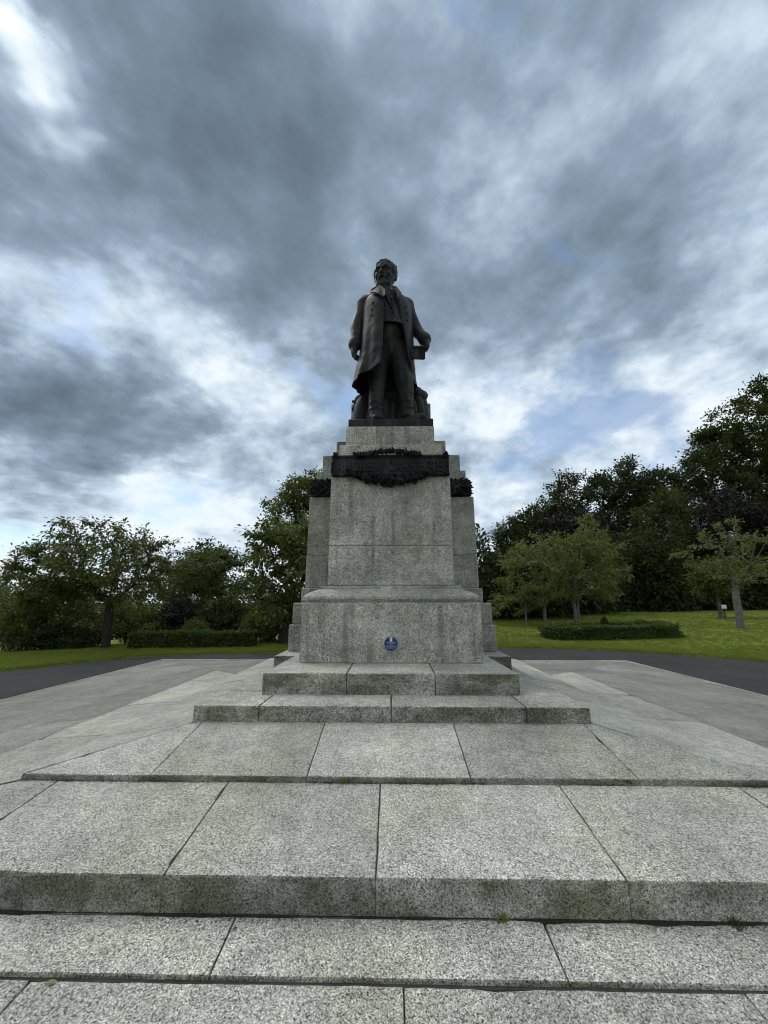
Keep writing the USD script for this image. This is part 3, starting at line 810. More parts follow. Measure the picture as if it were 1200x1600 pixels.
for px, py, Y in ((584, 471, 5.52), (582.5, 481, 5.51), (582, 490.5, 5.50), (633, 478, 5.60), (634, 489, 5.60), (635.5, 499, 5.62)):
    p = at(px, py, Y=Y) - (0, 5.9, SZ)
    row = int(np.argmin(np.abs(G[:, 10, 2] - p[2]))); col_ = int(np.argmin(np.abs(G[row, :, 0] - p[0]) + 10 * (G[row, :, 1] > 0)))
    q = G[row, col_] + (rad[row, col_][0] * .024, rad[row, col_][1] * .024, 0)
    s = trimesh.creation.icosphere(1, 0.017); s.apply_scale((1, .7, 1)); s.apply_translation(q); obj('button', s, M_BRONZE, statue, smooth=True)
# book held against the thigh
bk = cbox(-.125, .125, -.035, .035, -.075, .075, .006); bk.apply_transform(trimesh.transformations.euler_matrix(0.35, -0.10, 0.25)); bk.apply_translation((.455, -.19, 1.29))
bk2 = cbox(-.12, .12, -.02, .02, -.05, .05, .004); bk2.apply_transform(trimesh.transformations.euler_matrix(0.9, -0.18, 0.25)); bk2.apply_translation((.475, -.205, 1.385))
obj('book', bk, M_BRONZE, statue); obj('document', bk2, M_BRONZE, statue)
obj('base_plate', cbox(-.660, .655, -.43, .50, -.148, 0.0, 0.012), M_BRONZE, statue)
# cloth heaped over the block behind the figure
per = spline([(-.60, .95), (-.60, .55), (-.57, .34), (-.50, .27), (-.2, .235), (.1, .23), (.38, .25), (.52, .30), (.60, .46), (.61, .95)], 130)
uu = np.linspace(0, 1, 130); K = 26
G2 = np.zeros((K, 130, 3))
topz = np.interp(uu, [0, .12, .25, .36, .45, .55, .65, .78, .88, 1], [.66, .72, .88, .86, .78, .70, .80, .95, .84, .66])
botz = np.interp(uu, [0, .14, .19, .23, .28, .78, .82, .90, 1], [-.26, -.30, -.24, -.02, 0.01, 0.01, .18, .40, .4])
cen = np.array([-.02, .62])
for k in range(K):
    t = k / (K - 1)
    z = topz + (botz - topz) * t
    d = per - cen; dl = np.linalg.norm(d, axis=1, keepdims=True); d = d / dl
    inn = 0.10 * np.exp(-t * 9)
    amp = 0.045 + 0.075 * t ** 0.6
    amp = amp * np.where(uu < .20, .35, np.where(uu > .78, .18, 1.0))
    f = amp * np.abs(np.sin(uu * 48 + 2.2 * np.sin(uu * 11) + 0.9 * t)) ** 0.8 + 0.02 * np.sin(uu * 61) * t
    G2[k, :, :2] = per + d * (f + 0.05 * t * np.where(uu < .2, max(0, t - .55) * 9, np.where(uu > .75, 0, 1)) - inn)[:, None]; G2[k, :, 2] = z + 0.03 * (meshkit.fbm(np.c_[uu * 14, uu * 0 + t * 4, uu * 0], 3) - .5)
cloth = obj('drapery', shell(G2, 0.03), M_BRONZE, statue, smooth=50)
cd = Clay((-0.95, 0.08, 0.55), (0.85, 1.05, 1.15), 0.02)
cd.ball((0, .6, .70), (.58, .36, .14), .05); cd.ball((-.46, .42, .78), (.20, .2, .12), .05); cd.ball((.47, .42, .84), (.19, .2, .14), .05)
rg = np.random.default_rng(5)
for _ in range(85):
    a = rg.uniform(0, 1); p = spline([(-.60, .5), (-.42, .30), (0, .27), (.42, .30), (.66, .5)], 50)[int(a * 49)]
    z = np.interp(a, [0, .2, .5, .8, 1], [.72, .84, .76, .90, .80]) + rg.normal(0, .03); v = np.clip(rg.normal(0, .06, 3), -.09, .09) * (1, .5, .7)
    cd.bone(A3(p[0], p[1], z) - v, A3(p[0], p[1], z) + v, rg.uniform(.026, .055), .022, .018)
obj('drapery_top', cd.mesh(), M_BRONZE, statue, smooth=True)


# ------------------------------------------------------------------ leaves
def leaves(P, A, W, N, fold=0.25, wid=0.5):
    """Pointed leaves as folded diamonds: stalk points P, axis vectors A, half widths W, side-plane hints N."""
    S = np.cross(A, N); S /= np.maximum(np.linalg.norm(S, axis=1, keepdims=True), 1e-9)
    U = np.cross(S, A); U /= np.maximum(np.linalg.norm(U, axis=1, keepdims=True), 1e-9)
    W = np.asarray(W)[:, None]
    mid = P + A * 0.45
    V = np.stack([P, mid + S * W + U * W * fold, P + A, mid - S * W + U * W * fold], 1).reshape(-1, 3)
    i = np.arange(len(P))[:, None] * 4
    return V, np.vstack([i + [0, 1, 2], i + [0, 2, 3]])


def thick_leaves(P, A, W, N, t):
    V, F = leaves(P, A, W, N)
    m = trimesh.Trimesh(V, F, process=False)
    b = m.copy(); b.invert(); nn = np.repeat(np.cross(A, np.cross(A, N)), 4, axis=0); nn /= np.maximum(np.linalg.norm(nn, axis=1, keepdims=True), 1e-9)
    b.vertices = b.vertices + nn * t
    return trimesh.util.concatenate([m, b])


# ------------------------------------------------------------------ bronze name band with its garland
YBAND = YSH
band = thing('name_panel', 'dark bronze name band with laurel garland across the pedestal front', 'name panel', (0, YBAND, 3.318))
obj('panel', cbox(SHL + .01, SHR - .01, -.030, 0.006, .035, .300, .006), M_BRONZE, band)
for z in (0.000, 0.280): obj('moulding', cbox(SHL + .004, SHR - .004, -.055, .004, z, z + .036, .012), M_BRONZE, band)
tm = meshkit.text_mesh('ANDREW CARNEGIE', 0.150, 0.018, bold=True)
w = tm.bounds[1, 0] - tm.bounds[0, 0]
tm.apply_translation((-tm.bounds[0, 0], 0, 0)); tm.apply_scale((1.535 / w, 1, 1))
tm.apply_transform(np.array([[1, 0, 0, -0.795], [0, 0, -1, -0.0295], [0, 1, 0, 0.072], [0, 0, 0, 1]], float))
obj('lettering', tm, M_BRONZE, band)
rg = np.random.default_rng(11)


def garland(path, spread, n, L, yf=-0.05, seed=1):
    r = np.random.default_rng(seed)
    path = spline(path, 200); t = r.uniform(0, 1, n); i = (t * 198).astype(int)
    T = path[i + 1] - path[i]; T /= np.linalg.norm(T, axis=1, keepdims=True)
    sgn = np.where(t > 0.5, -1, 1)[:, None]
    sp_ = np.interp(t, np.linspace(0, 1, len(spread)), spread)
    o = r.normal(0, 0.45, n) * sp_
    P = np.c_[path[i, 0] + 0 * o, yf - r.uniform(0, .055, n) * (1 - np.minimum(np.abs(o) / np.maximum(sp_, 1e-6), 1) ** 2 * .8), path[i, 1] + o]
    A = np.c_[T[:, 0] * sgn[:, 0] + r.normal(0, .45, n), r.normal(-.25, .25, n), T[:, 1] * sgn[:, 0] + r.normal(0, .45, n)]
    A = A / np.linalg.norm(A, axis=1, keepdims=True) * (L * r.uniform(.7, 1.2, n))[:, None]
    return thick_leaves(P, A, np.full(n, L * .22), np.c_[r.normal(0, .5, n), np.full(n, -1.0), r.normal(0, .5, n)], 0.008)


parts = [garland([(-.66, .075), (-.50, .005), (-.25, -.055), (0, -.085), (.25, -.055), (.50, .005), (.64, .075)], [.012, .03, .055, .065, .055, .03, .012], 900, .075, seed=1),
         garland([(-.56, .315), (-.25, .330), (0, .362), (.25, .330), (.46, .315)], [.010, .018, .030, .018, .010], 420, .065, seed=2)]
core = Clay((-.75, -.14, -.22), (.75, .03, .2), .014)
pth = spline([(-.62, .065), (-.48, .005), (-.24, -.055), (0, -.08), (.24, -.055), (.48, .005), (.60, .065)], 24)
for a, b in zip(pth, pth[1:]):
    q = .022 + .030 * math.exp(-(a[0] / .4) ** 2); core.bone((a[0], -.04, a[1]), (b[0], -.04, b[1]), q, q, .02)
parts.append(core.mesh())
for x in (-.80, .785):
    for zz in (.005, .30): parts.append(garland([(x - .04, zz), (x, zz + .008), (x + .04, zz)], [.015, .02, .015], 60, .045, seed=int(abs(x * 100 + zz * 10))))
    parts.append(garland([(x * 1.045 - .01, .02), (x * 1.045 - .01, .15), (x * 1.045 - .01, .30)], [.008, .01, .008], 50, .035, seed=77))
obj('garland', cat(parts), M_BRONZE, band, smooth=False)
for x in (-.345, .335): obj('bracket', cbox(x - .035, x + .035, -.05, .004, -.115, -.045, .008), M_BRONZE, band)
obj('tie', cat([cbox(-.12, .04, -.075, .003, -.165, -.135, .01)]), M_BRONZE, band)

# leaf reliefs on the two wings
for s, lab in ((-1, 'square bronze leaf relief on the left wing of the pedestal'), (1, 'bronze sheaf relief bulging past the right wing of the pedestal')):
    o = thing('bronze_relief', lab, 'relief', (s * 1.10, YW + 0.20, 3.294), 'bronze reliefs on the pedestal wings')
    obj('backing', cbox(-.262, .262, -.10, 0.01, .004, .300, .02), M_BRONZE, o)
    r = np.random.default_rng(31 + s); nn = 170
    a = r.uniform(0, 2 * np.pi, nn); q = r.uniform(.02, .16, nn)
    P = np.c_[np.cos(a) * q * 1.5, -.09 - .05 * r.uniform(0, 1, nn), .152 + np.sin(a) * q * .9]
    A = np.c_[np.cos(a) * .13, r.normal(-.01, .03, nn), np.sin(a) * .10] + r.normal(0, .025, (nn, 3))
    P[:, 2] = np.clip(P[:, 2], .02, .28); E_ = P + A; E_[:, 2] = np.clip(E_[:, 2], .0, .31); E_[:, 0] = np.clip(E_[:, 0], -.27 - (.02 if s < 0 else 0), .29)
    A = E_ - P
    lv = thick_leaves(P, A, np.full(nn, .024), np.c_[r.normal(0, .4, nn), np.full(nn, -1.), r.normal(0, .4, nn)], .012)
    cr = [tube([(-.2, -.1, .03), (0, -.15, .15), (.2, -.1, .27)], .022, 6), tube([(-.2, -.1, .27), (0, -.14, .16), (.2, -.1, .03)], .020, 6)]
    obj('leaf_relief', cat([lv] + cr), M_BRONZE, o)

# ------------------------------------------------------------------ blue plaque
pc = at(611, 1006, Y=5.059)
plq = thing('blue_plaque', 'round blue plaque with white emblem low on the pedestal base', 'plaque', (pc[0], 5.059, pc[2]))
M_BLUE = plain('plaque_blue', (.007, .015, .062), 0.35, 0.5, 0.08, 20)
M_WHITE = plain('plaque_white', (.62, .64, .66), 0.5, 0.4, 0.06, 20)
M_LINE = plain('plaque_rim', (.24, .28, .36), 0.5, 0.4, 0.06, 20)
RX = trimesh.transformations.rotation_matrix(np.pi / 2, (1, 0, 0))
dk = trimesh.creation.cylinder(.090, .014, sections=48); dk.apply_transform(RX); dk.apply_translation((0, -.006, 0)); obj('disc', dk, M_BLUE, plq, smooth=30)
rm = trimesh.creation.annulus(.0845, .0905, .010, sections=48); rm.apply_transform(RX); rm.apply_translation((0, -.0115, 0)); obj('rim', rm, M_LINE, plq, smooth=30)
em = Polygon([(-.014, .076), (.014, .076), (.015, .034), (.008, .030), (0, .024), (-.008, .030), (-.015, .034)]).difference(sbox(-.005, .050, .005, .064)).difference(sbox(-.003, .037, .003, .045))
ex = trimesh.creation.extrude_polygon(em, .003, engine='earcut'); ex.apply_transform(RX); ex.apply_translation((0, -.013, 0)); obj('emblem', ex, M_WHITE, plq)
for txt, h, z, wd in (('ANDREW CARNEGIE', .0095, .010, .118), ('1835-1919', .0095, -.006, .05)):
    t = meshkit.text_mesh(txt, h, .002); t.apply_translation((-t.bounds.mean(0)[0], 0, 0)); t.apply_scale((wd / (t.bounds[1, 0] - t.bounds[0, 0]), 1, 1)); t.apply_transform(RX); t.apply_translation((0, -.013, z)); obj('lettering', t, M_WHITE, plq)
r = np.random.default_rng(3); ls = []
for k, hw in enumerate((.066, .066, .058, .040)):
    x = -hw
    while x < hw - .006:
        L = min(r.uniform(.008, .02), hw - x); ls.append(cbox(x, x + L, -.0145, -.0128, -.025 - k * .0105, -.0205 - k * .0105, .0004)); x += L + .004
obj('small_print', cat(ls), M_LINE, plq)

# ------------------------------------------------------------------ trees
def skeleton(rg, base, fork, tips, r0, wig=0.10, lift=0.25):
    """Branches that grow from a forked trunk to every tip. Returns nodes, parents and each tip's twig nodes."""
    base, fork = np.array(base, float), np.array(fork, float)
    P, par = [base], [-1]
    nt = 6
    for i in range(1, nt + 1):
        P.append(base + (fork - base) * i / nt + rg.normal(0, 0.02, 3) * (i < nt) * np.linalg.norm(fork - base) * .4); par.append(i - 1)
    twigs = []
    order = np.argsort(np.linalg.norm(tips - fork, axis=1))
    start = nt
    for o in order:
        t = tips[o]; A = np.array(P[start - 1:])
        dv = t - A; dn_ = np.linalg.norm(dv, axis=1)
        pa_ = np.array(par[start - 1:]); B = A - np.array(P)[np.maximum(pa_, 0)]; B /= np.maximum(np.linalg.norm(B, axis=1, keepdims=True), 1e-6)
        cosv = (B * dv).sum(1) / np.maximum(dn_, 1e-6)
        dd = dn_ * (1 + 0.75 * (1 - cosv)) + 0.35 * np.maximum(0, A[:, 2] - t[2] + 0.1)
        k = int(np.argmin(dd)) + start - 1
        p0 = P[k]; L = np.linalg.norm(t - p0)
        pd = P[k] - P[par[k]] if par[k] >= 0 else np.array([0, 0, 1.0]); pd = pd / max(np.linalg.norm(pd), 1e-6)
        n = max(2, min(5, int(L / 0.35) + 1)); prev = k; ch = []
        c1 = p0 + (pd * 0.35 + np.array([0, 0, lift * .5])) * L * 0.5
        for i in range(1, n + 1):
            s = i / n
            q = (1 - s) ** 2 * p0 + 2 * s * (1 - s) * c1 + s * s * t + rg.normal(0, wig, 3) * L * 0.12 * (i < n)
            P.append(q); par.append(prev); prev = len(P) - 1; ch.append(prev)
        twigs.append(ch)
    P, par = np.array(P), np.array(par)
    cnt = np.zeros(len(P)); ends = [c[-1] for c in twigs]; cnt[ends] = 1
    for i in range(len(P) - 1, 0, -1): cnt[par[i]] += cnt[i]
    rad = r0 * (np.maximum(cnt, 1) / cnt[0]) ** 0.56
    rad[:nt + 1] = r0 * np.linspace(1.12, 0.92, nt + 1); rad[0] = r0 * 1.35
    return P, par, rad, twigs, nt


def bars(P, par, rad, keep, sides=5, rmin=0.0):
    idx = np.array([i for i in keep if par[i] >= 0 and rad[i] > rmin])
    a, b = P[par[idx]], P[idx]; ra, rb = np.minimum(rad[par[idx]], rad[idx] * 1.35), rad[idx]
    d = b - a; d /= np.maximum(np.linalg.norm(d, axis=1, keepdims=True), 1e-9)
    ref = np.where(np.abs(d[:, 2:3]) > .9, [[1., 0, 0]], [[0, 0, 1.]])
    u = np.cross(d, ref); u /= np.linalg.norm(u, axis=1, keepdims=True); v = np.cross(d, u)
    ph = np.arange(sides) / sides * 2 * np.pi; c, s = np.cos(ph), np.sin(ph)
    ring = lambda p, r: p[:, None] + r[:, None, None] * (c[None, :, None] * u[:, None] + s[None, :, None] * v[:, None])
    V = np.concatenate([ring(a, ra), ring(b, rb)], 1).reshape(-1, 3)
    F = []
    o = np.arange(len(idx))[:, None] * 2 * sides
    for i in range(sides):
        j = (i + 1) % sides
        F += [o + [i, j, i + sides], o + [j, j + sides, i + sides]]
    return V, np.vstack(F)


def sample_blobs(rg, blobs, n, shellp=0.55):
    b = np.array(blobs, float); vol = b[:, 3] * b[:, 4] * b[:, 5]; w = vol ** 0.8; w /= w.sum()
    k = rg.choice(len(b), n, p=w)
    d = rg.normal(0, 1, (n, 3)); d /= np.linalg.norm(d, axis=1, keepdims=True)
    r = np.where(rg.uniform(0, 1, n) < shellp, rg.uniform(.82, 1.06, n), rg.uniform(.25, .9, n))
    return b[k, :3] + d * r[:, None] * b[k, 3:]


def tree(name, label, category, base, fork_h, r0, blobs, ntips, nleaf, leaf, mat, bark, seed, group=None, lean=(0, 0), droop=0.35, spread=0.28, shellp=0.6, rmin=0.004, wig=.1, lift=.25, part='trunk', bare=None):
    rg = np.random.default_rng(seed)
    base = np.array(base, float)
    t = thing(name, label, category, base, group)
    fork = np.array([lean[0], lean[1], fork_h])
    tips = sample_blobs(rg, blobs, ntips, shellp) - base
    tips = tips[tips[:, 2] > 0.12]
    P, par, rad, twigs, nt = skeleton(rg, (0, 0, -0.15), fork, tips, r0, wig, lift)
    obj('trunk', tube(P[:nt + 1] , rad[:nt + 1], 12), bark, t, smooth=True)
    keep = range(nt + 1, len(P))
    obj('branches', bars(P, par, rad, keep, 5, rmin), bark, t, smooth=True)
    sel = twigs
    if bare is not None: sel = [c for c in twigs if rg.uniform() > bare]
    per_ = max(1, nleaf // max(len(sel), 1))
    Q, D = [], []
    for c in sel:
        nodes = ([par[c[0]]] + c)[-4:]
        s = np.sqrt(rg.uniform(0.0, 1.0, per_)) * (len(nodes) - 1)
        i = np.minimum(s.astype(int), len(nodes) - 2); f = (s - i)[:, None]
        a, b = P[np.array(nodes)[i]], P[np.array(nodes)[i + 1]]
        Q.append(a + (b - a) * f); D.append((b - a) / np.maximum(np.linalg.norm(b - a, axis=1, keepdims=True), 1e-6))
    Q, D = np.vstack(Q), np.vstack(D); n = len(Q)
    o = rg.normal(0, 1, (n, 3)); Q = Q + o * spread * np.array([1, 1, .6]) * rg.uniform(0.1, 1, (n, 1))
    A = D * .5 + o * .55 + np.array([0, 0, -droop]); A /= np.linalg.norm(A, axis=1, keepdims=True)
    L = leaf[0] * rg.uniform(.6, 1.25, n)
    N = rg.normal(0, .55, (n, 3)) + [0, 0, 1]
    ok = Q[:, 2] > 0.05
    V, F = leaves(Q[ok], (A * L[:, None])[ok], (L * leaf[1])[ok], N[ok])
    obj('crown', (V, F), mat, t)
    return t


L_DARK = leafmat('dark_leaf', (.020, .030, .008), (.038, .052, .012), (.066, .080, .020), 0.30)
L_CHERRY = leafmat('cherry_leaf', (.054, .064, .014), (.098, .106, .022), (.165, .162, .042), 0.42)
L_MID = leafmat('mid_leaf', (.054, .070, .014), (.098, .116, .022), (.155, .160, .036), 0.42)
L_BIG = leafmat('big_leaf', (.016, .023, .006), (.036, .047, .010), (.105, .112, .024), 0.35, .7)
L_HIGH = leafmat('high_leaf', (.026, .036, .008), (.054, .067, .014), (.120, .125, .028), 0.38, .6)
L_PALE = leafmat('pale_leaf', (.095, .120, .032), (.150, .172, .050), (.215, .228, .078), 0.42)
L_YEL = leafmat('yellow_leaf', (.085, .105, .014), (.140, .150, .020), (.190, .180, .030), 0.35)
L_PURP = leafmat('purple_leaf', (.011, .010, .009), (.018, .014, .014), (.028, .020, .019), 0.2)
L_BOX = leafmat('box_leaf', (.045, .068, .013), (.080, .115, .020), (.130, .165, .030), 0.25, 3.0)


def blob_px(x, y, Y, rx, ry, rd):
    """A rounded part of a crown: its place and half width and height in the photograph, its distance and half depth."""
    c = at(x, y, Y=Y); s = (c - CAM) @ FWD / 600
    return (*c, rx * s, rd, ry * s)


# --- left of the statue
b0 = on_lawn(166, 1013); Y0 = b0[1]
tree('cherry_tree', 'broad dark cherry tree left of the paving with its forked trunk in view', 'tree', b0, 1.62, .128,
     [blob_px(155, 882, Y0, 125, 50, 2.0), blob_px(158, 838, Y0, 66, 32, 1.5), blob_px(90, 868, Y0, 54, 34, 1.5), blob_px(235, 874, Y0 + .3, 66, 40, 1.5), blob_px(75, 908, Y0 - .2, 66, 34, 1.5), blob_px(32, 898, Y0, 36, 16, 1.0), blob_px(200, 912, Y0, 60, 26, 1.4)],
     270, 19000, (.125, .26), L_CHERRY, M_BARK_D, 1, lean=(-.2, .05), droop=.55, spread=.17, rmin=.007, wig=.05)
b1 = on_lawn(335, 1004); Y1 = b1[1] + 2.2; b1 = np.array([at(335, 1000, Y=Y1)[0], Y1, float(lawn_z(at(335, 1000, Y=Y1)[0], Y1))])
tree('cherry_tree', 'low spreading cherry tree behind the left hedge', 'tree', b1, 1.5, .16,
     [blob_px(335, 920, Y1, 70, 58, 1.8), blob_px(290, 900, Y1 + .5, 55, 48, 1.6), blob_px(380, 945, Y1 - .3, 48, 48, 1.5), blob_px(335, 872, Y1 + .4, 52, 22, 1.2)],
     240, 15500, (.145, .27), L_CHERRY, M_BARK_D, 2, droop=.7, spread=.22, rmin=.006)
b2 = np.array([at(442, 1000, Y=15.0)[0], 15.0, 0.0]); b2[2] = lawn_z(b2[0], b2[1])
tree('cherry_tree', 'dense large-leaved tree that touches the left side of the pedestal', 'tree', b2, 1.3, .17,
     [blob_px(450, 890, 15, 64, 72, 1.9), blob_px(430, 835, 15.2, 44, 34, 1.4), blob_px(485, 860, 15.3, 50, 60, 1.5), blob_px(435, 940, 14.8, 46, 36, 1.4)],
     250, 16000, (.17, .27), L_MID, M_BARK_D, 3, droop=.8, spread=.24, rmin=.006)
b3 = np.array([at(485, 900, Y=21.0)[0], 21.0, -.3])
tree('birch_tree', 'taller airy tree rising behind the left wing of the pedestal', 'tree', b3, 3.2, .18,
     [blob_px(475, 790, 21, 44, 40, 1.7), blob_px(462, 768, 21, 26, 28, 1.2), blob_px(440, 800, 21, 30, 26, 1.2), blob_px(500, 780, 21, 50, 45, 1.7)],
     280, 9500, (.17, .26), L_MID, M_BARK_D, 4, droop=.3, spread=.22, rmin=.006)
b4 = np.array([at(325, 880, Y=24.0)[0], 24.0, -.5])
tree('maple_tree', 'dark rounded treetop behind the low cherry tree on the left', 'tree', b4, 2.4, .2,
     [blob_px(322, 885, 24, 34, 38, 1.6), blob_px(340, 868, 24, 22, 16, 1.0), blob_px(300, 905, 24, 40, 30, 1.6)],
     200, 9000, (.19, .26), L_DARK, M_BARK_D, 5, spread=.25, rmin=.01)
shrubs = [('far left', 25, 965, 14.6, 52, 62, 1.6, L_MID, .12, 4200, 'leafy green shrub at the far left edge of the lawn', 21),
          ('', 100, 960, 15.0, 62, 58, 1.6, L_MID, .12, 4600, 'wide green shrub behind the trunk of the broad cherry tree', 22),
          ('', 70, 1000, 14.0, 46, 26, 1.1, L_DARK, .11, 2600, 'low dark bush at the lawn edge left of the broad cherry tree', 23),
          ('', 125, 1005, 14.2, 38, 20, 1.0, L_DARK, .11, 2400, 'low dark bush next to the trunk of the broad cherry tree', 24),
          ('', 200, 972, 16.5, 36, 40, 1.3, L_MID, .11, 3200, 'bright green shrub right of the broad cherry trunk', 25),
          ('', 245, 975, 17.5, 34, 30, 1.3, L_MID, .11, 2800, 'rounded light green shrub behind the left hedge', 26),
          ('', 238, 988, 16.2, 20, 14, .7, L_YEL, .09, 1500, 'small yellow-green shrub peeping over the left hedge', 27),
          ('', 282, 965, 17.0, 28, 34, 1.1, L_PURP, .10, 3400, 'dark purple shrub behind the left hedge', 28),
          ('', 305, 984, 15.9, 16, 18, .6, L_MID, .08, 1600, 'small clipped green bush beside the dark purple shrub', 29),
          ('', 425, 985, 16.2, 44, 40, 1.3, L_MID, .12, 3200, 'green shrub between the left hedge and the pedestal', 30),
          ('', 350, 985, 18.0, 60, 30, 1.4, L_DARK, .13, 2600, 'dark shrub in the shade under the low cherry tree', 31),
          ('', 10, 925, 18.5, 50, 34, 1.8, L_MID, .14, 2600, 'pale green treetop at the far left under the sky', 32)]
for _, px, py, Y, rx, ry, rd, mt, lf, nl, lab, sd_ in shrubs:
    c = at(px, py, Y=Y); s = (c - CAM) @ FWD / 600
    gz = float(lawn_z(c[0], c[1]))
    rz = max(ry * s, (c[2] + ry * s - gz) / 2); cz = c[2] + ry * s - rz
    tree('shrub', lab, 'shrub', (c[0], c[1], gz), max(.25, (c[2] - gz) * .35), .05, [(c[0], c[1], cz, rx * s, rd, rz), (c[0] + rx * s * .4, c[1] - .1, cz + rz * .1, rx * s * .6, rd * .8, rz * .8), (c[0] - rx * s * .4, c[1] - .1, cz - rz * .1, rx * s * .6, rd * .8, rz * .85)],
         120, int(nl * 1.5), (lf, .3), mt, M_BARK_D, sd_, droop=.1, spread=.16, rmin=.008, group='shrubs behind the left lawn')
c = at(432, 955, Y=15.6)
tree('shrub', 'yellow-green spray of foliage low beside the pedestal on the left', 'shrub', (c[0], c[1], float(lawn_z(c[0], c[1]))), .5, .03, [blob_px(432, 953, 15.6, 26, 7, .6), blob_px(425, 972, 15.6, 30, 18, .6)], 50, 900, (.10, .3), L_YEL, M_BARK_D, 40, spread=.1)

# --- right of the statue: young cherries
for px, py, fh, r0, bl, nt, nl, mt, lab, s in (
        (852, 977, 1.75, .082, [(845, 880, 58, 48, 1.9), (860, 855, 40, 26, 1.3), (825, 905, 46, 40, 1.5)], 150, 6000, L_PALE, 'young cherry tree with a pale slim trunk, nearest the pedestal hedge end', 51),
        (900, 975, 1.7, .092, [(920, 885, 52, 50, 1.9), (912, 850, 34, 34, 1.3), (945, 910, 34, 32, 1.4), (893, 915, 40, 32, 1.4)], 160, 6600, L_PALE, 'young cherry tree with a dark trunk and one high bare-tipped shoot', 52),
        (822, 978, 1.25, .05, [(805, 935, 40, 20, 1.2), (790, 948, 24, 13, .9), (830, 930, 34, 20, 1.1)], 60, 2100, L_PALE, 'small low cherry tree on a thin stem beside the pedestal', 53)):
    b = on_lawn(px, py)
    tree('young_cherry', lab, 'tree', b, fh, r0, [blob_px(x, y, b[1], rx, ry, rd) for x, y, rx, ry, rd in bl], nt, nl, (.17, .25), mt, M_BARK_G, s, droop=.75, spread=.17, rmin=.004, lean=(.05, 0), shellp=.7, group='young cherry trees on the right lawn')
# its high shoot
b = on_lawn(905, 975)
tree('young_cherry', 'thin tall cherry sapling with leaves only near its top, above the other cherries', 'tree', b, 2.2, .06, [blob_px(920, 812, b[1], 14, 16, .5), blob_px(912, 838, b[1], 16, 18, .6), blob_px(955, 852, b[1], 22, 6, .5)], 46, 620, (.17, .25), L_PALE, M_BARK_G, 54, droop=.5, spread=.16, rmin=.004)
# half-bare cherry
b = on_lawn(1158, 982)
tree('bare_cherry', 'half-bare cherry tree with a thick grey trunk on the right lawn', 'tree', b, 1.52, .14,
     [blob_px(1130, 862, b[1], 66, 34, 1.6), blob_px(1135, 830, b[1], 34, 22, 1.0), blob_px(1128, 812, b[1], 22, 12, .7), blob_px(1085, 868, b[1], 34, 22, 1.1), blob_px(1195, 870, b[1], 60, 34, 1.5), blob_px(1180, 895, b[1], 60, 14, 1.2), blob_px(1230, 850, b[1], 50, 40, 1.4)],
     120, 3300, (.15, .26), L_PALE, M_BARK_G, 55, droop=.75, spread=.12, rmin=.002, bare=.36, lean=(.16, .1), lift=.15, wig=.05)
b = on_lawn(1127, 966)
tree('field_maple', 'small bushy green tree behind the half-bare cherry', 'tree', b, 1.5, .10, [blob_px(1118, 905, b[1], 30, 30, 1.1), blob_px(1098, 915, b[1], 20, 18, .8), blob_px(1132, 895, b[1], 26, 26, 1.0)], 140, 3600, (.20, .28), L_MID, M_BARK_G, 56, droop=.3, spread=.22)
sp0 = at(1131, 948, Y=b[1] - .25)
sg = thing('white_sign', 'small white notice fixed to the stem of the small bushy tree', 'sign', (sp0[0], sp0[1], sp0[2]))
obj('board', cbox(-.13, .13, -.012, .012, -.10, .10, .004), plain('sign_white', (.62, .66, .64), .6), sg)
obj('post', cbox(-.02, .02, .013, .05, -.75, .06, .004), M_BARK_D, sg)

